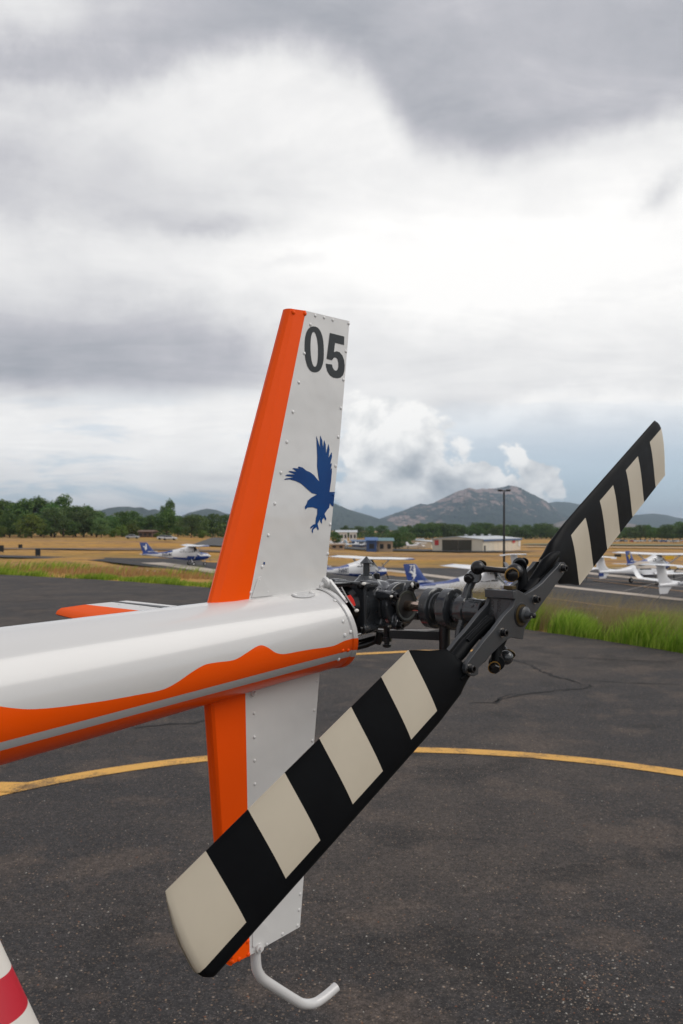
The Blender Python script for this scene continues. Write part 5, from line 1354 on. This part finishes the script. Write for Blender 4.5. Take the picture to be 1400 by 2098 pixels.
# the same link on the lower side
T('pitch_horn', [(1030, 1300, .012), (1022, 1322, .010), (1017, 1338, .006), (1016, 1356, .004)], [.012, .011, .0095, .0100], 'blade_black', flat=.75, up=(0, 1, 0))
eye('horn_eye', L(1018, 1358, .004), .0122, .015, AX, 'blade_black')
ball('rod_end', L(1037, 1347, .010), .0125, mat='cast_grey'); b = MB(); b.lathe(L(1042, 1341, .012), (.6, .3, .7), [(0, .0118), (.003, .0112), (.004, .009)], 20); b.build('brass_washer', M['brass_dull'], heli)
T('link_arm', [(1037, 1347, .010), (1034, 1330, .02), (1020, 1318, .04), (985, 1305, .075), (958, 1290, .09)], [.008, .005, .0046, .0046, .008], 'black_metal')
hexbolt(L(1013, 1368, -.002), (-.6, -.75, -.2), .0080, .008, ring=.0105)
T('spider_arm', [(952, 1260, .095), (948, 1278, .095), (942, 1296, .093), (940, 1308, .092)], [.015, .0115, .0098, .0088], flat=.7, up=(0, 1, 0))
# ---- gearbox
def remeshed(b, name, mat, vox=.0018, sm=5):
    o = b.build(name, M[mat], heli, auto=False)
    md = o.modifiers.new('remesh', 'REMESH'); md.mode = 'VOXEL'; md.voxel_size = vox; md.use_smooth_shade = True
    m2 = o.modifiers.new('smooth', 'SMOOTH'); m2.factor = .6; m2.iterations = sm; return o
ap = L(743, 1245, .268).x; bx = .0; va_x = L(751, 1160, S0).x
b = MB()
b.lathe((bx, S0+.040, HZ), (0, -1, 0), [(0, .022), (.004, .040), (.040, .046), (.058, .043), (.072, .037), (.082, .0365), (.088, .040), (.091, .0435), (.105, .0435)], 40)
b.lathe((ap, S0, HZ), (1, 0, 0), [(0, .0445), (.012, .0445), (.022, .040), (.05, .040), (.10, .030)], 36)
b.box((ap+.004, S0, HZ), (.008, .094, .092))
b.box((ap+.030, S0-.004, HZ-.004), (.052, .066, .076))
for sy in (-1, 1):
    for sz in (-1, 1):
        p = Vector((ap, S0+sy*.040, HZ+sz*.040)); b.lathe(p, (1, 0, 0), [(0, .0095), (.014, .0095), (.040, .006)], 12)
b.lathe((va_x, S0, HZ+.015), (0, 0, 1), [(0, .040), (.018, .034), (.030, .022), (.036, .0155), (.040, .0145)], 28)
b.lathe((.012, S0, HZ+.010), (0, 0, 1), [(0, .034), (.022, .028), (.032, .012)], 24)
ears = []
for k, ang_ in enumerate((62, 152, 238, 330)):
    a = math.radians(ang_); p = Vector((math.cos(a)*.0415, 0, HZ+math.sin(a)*.0415)); ears.append(p)
    b.cyl((p.x, .300, p.z), (p.x, .2330, p.z), .0092, .0092, 16)
    q = Vector((math.cos(a)*.030, 0, HZ+math.sin(a)*.030)); b.cyl((q.x, .310, q.z), (q.x, .2365, q.z), .0135, .0125, 16)
b.lathe((-.01, S0, HZ-.02), (0, 0, -1), [(0, .034), (.02, .026), (.034, .016)], 20)
gb = remeshed(b, 'gearbox', 'cast_grey')
turned('bore_shade_disc', [(.2360, .0300), (.2335, .0300), (.2335, .010)], 'dark_inside', 40)  # proud dark disc, its colour standing in for shade inside the bore
b = MB(); b.lathe((0, .2338, HZ), (0, -1, 0), [(0, .0285), (.0012, .0275), (.0006, .0235), (0, .0230)], 40); b.build('seal_ring', material('green_grey_seal', (.035, .040, .032), .35), heli)
for k, p in enumerate(ears):
    b = MB(); c = Vector((p.x, .2335, p.z)); b.lathe(c, (0, -1, 0), [(0, .0082), (.002, .0082), (.0022, .0066), (.0085, .0064), (.0095, .0055), (.0095, .003), (.005, .003)], 8 if k else 8, smooth=False); b.build('bolt', M['black_metal'], heli)
b = MB(); b.sphere(ears[1]+Vector((-.006, .233, 0)), .0034, 10, sc=(1.5, 1, .8)); b.build('sealant_dab', M['white_rubber'], heli)
b = MB(); b.sphere(ears[0]+Vector((-.0065, .232, .001)), .0036, 10, sc=(1, 1, 1.5)); b.build('sealant_dab', M['white_rubber'], heli)
for sy in (-1, 1):
    for sz in (-1, 1):
        c = Vector((ap, S0+sy*.040, HZ+sz*.040)); b = MB(); b.lathe(c, (-1, 0, 0), [(0, .0078), (.0015, .0078), (.0016, .0064), (.008, .0062), (.009, .003)], 12); b.build('bolt', M['black_metal'], heli)
c = Vector((ap-.004, S0-.040, HZ+.040)); b = MB(); b.sphere(c+Vector((.004, -.006, .003)), .0032, 10, sc=(2, 1, 1)); b.build('sealant_dab', M['white_rubber'], heli)
# vent on top
va = L(751, 1160, S0)
def vz(py): return L(751, py, S0).z
b = MB(); b.lathe((va.x, S0, 0), (0, 0, 1), [(vz(1190), .0125), (vz(1184), .0125), (vz(1183), .0115)], 20); b.lathe((va.x, S0, 0), (0, 0, 1), [(vz(1184), .0125), (vz(1176), .0125)], 6, smooth=False)
b.lathe((va.x, S0, 0), (0, 0, 1), [(vz(1177), .0064), (vz(1152), .0062)], 18); b.lathe((va.x, S0, 0), (0, 0, 1), [(vz(1154.5), .0115), (vz(1153), .0122), (vz(1140.5), .0012), (vz(1139.5), .0003)], 26)
b.build('filler_vent', M['cast_grey'], heli)
b = MB(); c = Vector((va.x+.020, S0-.008, vz(1187))); b.lathe(c, (0, 0, 1), [(0, .0065), (.010, .0065), (.012, .003)], 8, smooth=False); b.build('bolt', M['black_metal'], heli)
# coupling seen through the open end of the boom
b = MB(); ec = E.x
b.lathe((ec-.04, S0, HZ), (1, 0, 0), [(0, .012), (ap-ec+.04, .012)], 20)
b.lathe((ec+.004, S0, HZ), (1, 0, 0), [(0, .02), (.001, .040), (.006, .040), (.007, .02)], 40)
for k in range(36):
    a = 2*PI*k/36; b.box((ec+.0075, S0+math.cos(a)*.0405, HZ+math.sin(a)*.0405), (.007, .003, .003), rot=Matrix.Rotation(a, 3, 'X'))
b.lathe((ap-.012, S0, HZ), (1, 0, 0), [(0, .030), (.012, .036)], 30)
b.build('drive_coupling', M['black_metal'], heli)
b = MB(); b.box(((ec+ap)/2+.002, S0+.01, HZ+.042), (ap-ec+.006, .05, .004)); b.build('top_bracket', M['black_metal'], heli, bevel=.001)
b = MB(); b.prism([L(711, 1221, .262), L(719, 1219, .262), L(725, 1228, .262), L(729, 1240, .262), L(724, 1243, .262), L(717, 1231, .262)], (0, .0012, 0)); b.build('red_tape', M['red_tape'], heli)
b = MB(); b.tube([L(700, 1203, .255), L(712, 1225, .25), L(724, 1243, .245), L(731, 1251, .243)], .0011, 8); b.build('safety_wire', M['steel'], heli)
b = MB(); b.sphere(L(731, 1251, .243), .0036, 12, sc=(1.3, 1, .9)); b.build('sealant_dab', M['white_rubber'], heli)
b = MB(); wpts = [L(px, py, .230) for px, py in ((841, 1199), (846, 1208), (849, 1217), (852, 1226))]
for k in range(16):
    t = k/15*3; i = min(int(t), 2); b.sphere(wpts[i].lerp(wpts[i+1], t-i), .0013, 6)
b.build('beaded_wire', M['black_metal'], heli)
# ---- control linkage under the gearbox
b = MB(); p0, p1 = L(798, 1300, .215), L(912, 1303, .135); b.prism([p0+Vector((0, 0, -.007)), p0+Vector((0, 0, .006)), p1+Vector((0, 0, .0075)), p1+Vector((0, 0, -.0085))], (.004, .010, 0)); b.build('control_lever', M['black_metal'], heli, bevel=.0008)
T('steel_rod', [(770, 1289, .27), (798, 1291, .25), (905, 1292, .165)], .0022, 'steel')
T('lever_post', [(911, 1278, .135), (911, 1334, .135)], .0098, 'black_metal', seg=20)
T('post_collar', [(911, 1270, .135), (911, 1281, .135)], .0070, 'brass_dull', seg=16)
b = MB(); lp = L(793, 1303, .225); b.lathe(lp+Vector((0, 0, -.021)), (0, 0, 1), [(0, .0045), (.002, .0078), (.006, .0078), (.0062, .0050), (.011, .0050), (.0112, .0085), (.019, .0085), (.0192, .0060), (.034, .0060), (.036, .0070), (.041, .0070), (.042, .004)], 8, smooth=False); b.build('pivot_bolt', M['black_metal'], heli)
b = MB(); b.lathe(lp+Vector((.001, -.001, .0165)), (0, 0, 1), [(0, .0064), (.0035, .0064)], 12); b.build('washer', M['steel'], heli)
T('push_pull_rod', [(690, 1338, .30), (729, 1326, .29), (752, 1320, .28), (775, 1311, .26)], [.0045, .0062, .0062, .005], 'black_metal')
T('push_pull_rod', [(700, 1325, .31), (735, 1314, .30), (779, 1303, .26), (793, 1301, .235)], .0032, 'black_metal')
T('clevis', [(779, 1295, .255), (777, 1308, .258), (774, 1320, .26)], [.007, .008, .0055], 'black_metal')
T('steel_bracket', [(700, 1306, .33), (735, 1301, .33), (762, 1294, .33)], .0045, 'steel', flat=.4, up=(0, 0, 1))

# ------------------------------------------------------------------ striped cone at the lower left
cd = 3.0; cx = (-50-700)/F*cd; root = empty('traffic_cone', (cx, cd, .004)); zc = EYE-(1822-1085)/F*cd
M['cone_white'] = material('cone_white', (.70, .66, .60), .4); M['cone_red'] = material('cone_red', (.50, .006, .022), .4)
tan = .405; zb_ = [zc-.02, .66, .528, .398, .268, .138, .03]
for k in range(6):
    b = MB(); z1_, z0_ = zb_[k], zb_[k+1]; r0, r1 = tan*(zc-z0_), max(.008, tan*(zc-z1_))
    b.lathe((0, 0, z0_), (0, 0, 1), [(0, r0), (z1_-z0_, r1)], 64); b.build('red_band' if k in (2, 4, 0) else 'white_band', M['cone_red'] if k in (2, 4, 0) else M['cone_white'], root)
b = MB(); b.box((0, 0, .017), (.84, .84, .028)); b.build('base', M['cone_red'], root, bevel=.008)
tag(root, 'red and white banded cone standing at the lower left corner', 'traffic cone')

# ------------------------------------------------------------------ haze
def build_haze():
    m = bpy.data.materials.new('haze_air'); m.use_nodes = True; nt = m.node_tree; nt.nodes.clear()
    out = nt.nodes.new('ShaderNodeOutputMaterial'); v = nt.nodes.new('ShaderNodeVolumePrincipled')
    v.inputs['Color'].default_value = (.66, .82, 1.0, 1); v.inputs['Density'].default_value = HAZE; v.inputs['Anisotropy'].default_value = .2
    nt.links.new(v.outputs[0], out.inputs['Volume'])
    b = MB(); b.box((0, 10000, 190), (36000, 26000, 420)); o = b.build('haze', m, auto=False)
    tag(o, 'thin pale summer haze over the airfield', 'haze', kind='stuff')
HAZE = 7.5e-5
build_haze()

# ------------------------------------------------------------------ every look-alike gets its own place in words
def number_labels():
    seen = {}
    for o in C.objects:
        if o.parent is None and o.get('label') and o.get('kind') is None: seen.setdefault(o['label'], []).append(o)
    words = ['leftmost', 'second from left', 'third from left', 'fourth from left', 'fifth from left', 'sixth from left', 'seventh from left', 'eighth from left', 'ninth from left', 'tenth from left', 'eleventh from left', 'twelfth from left']
    for lab, obs in seen.items():
        if len(obs) < 2: continue
        obs.sort(key=lambda o: o.location.x/max(o.location.y, 1))
        for k, o in enumerate(obs):
            w_ = words[k] if k < len(obs)-1 or k == 0 else 'rightmost'
            o['label'] = (lab+', '+w_)
number_labels()
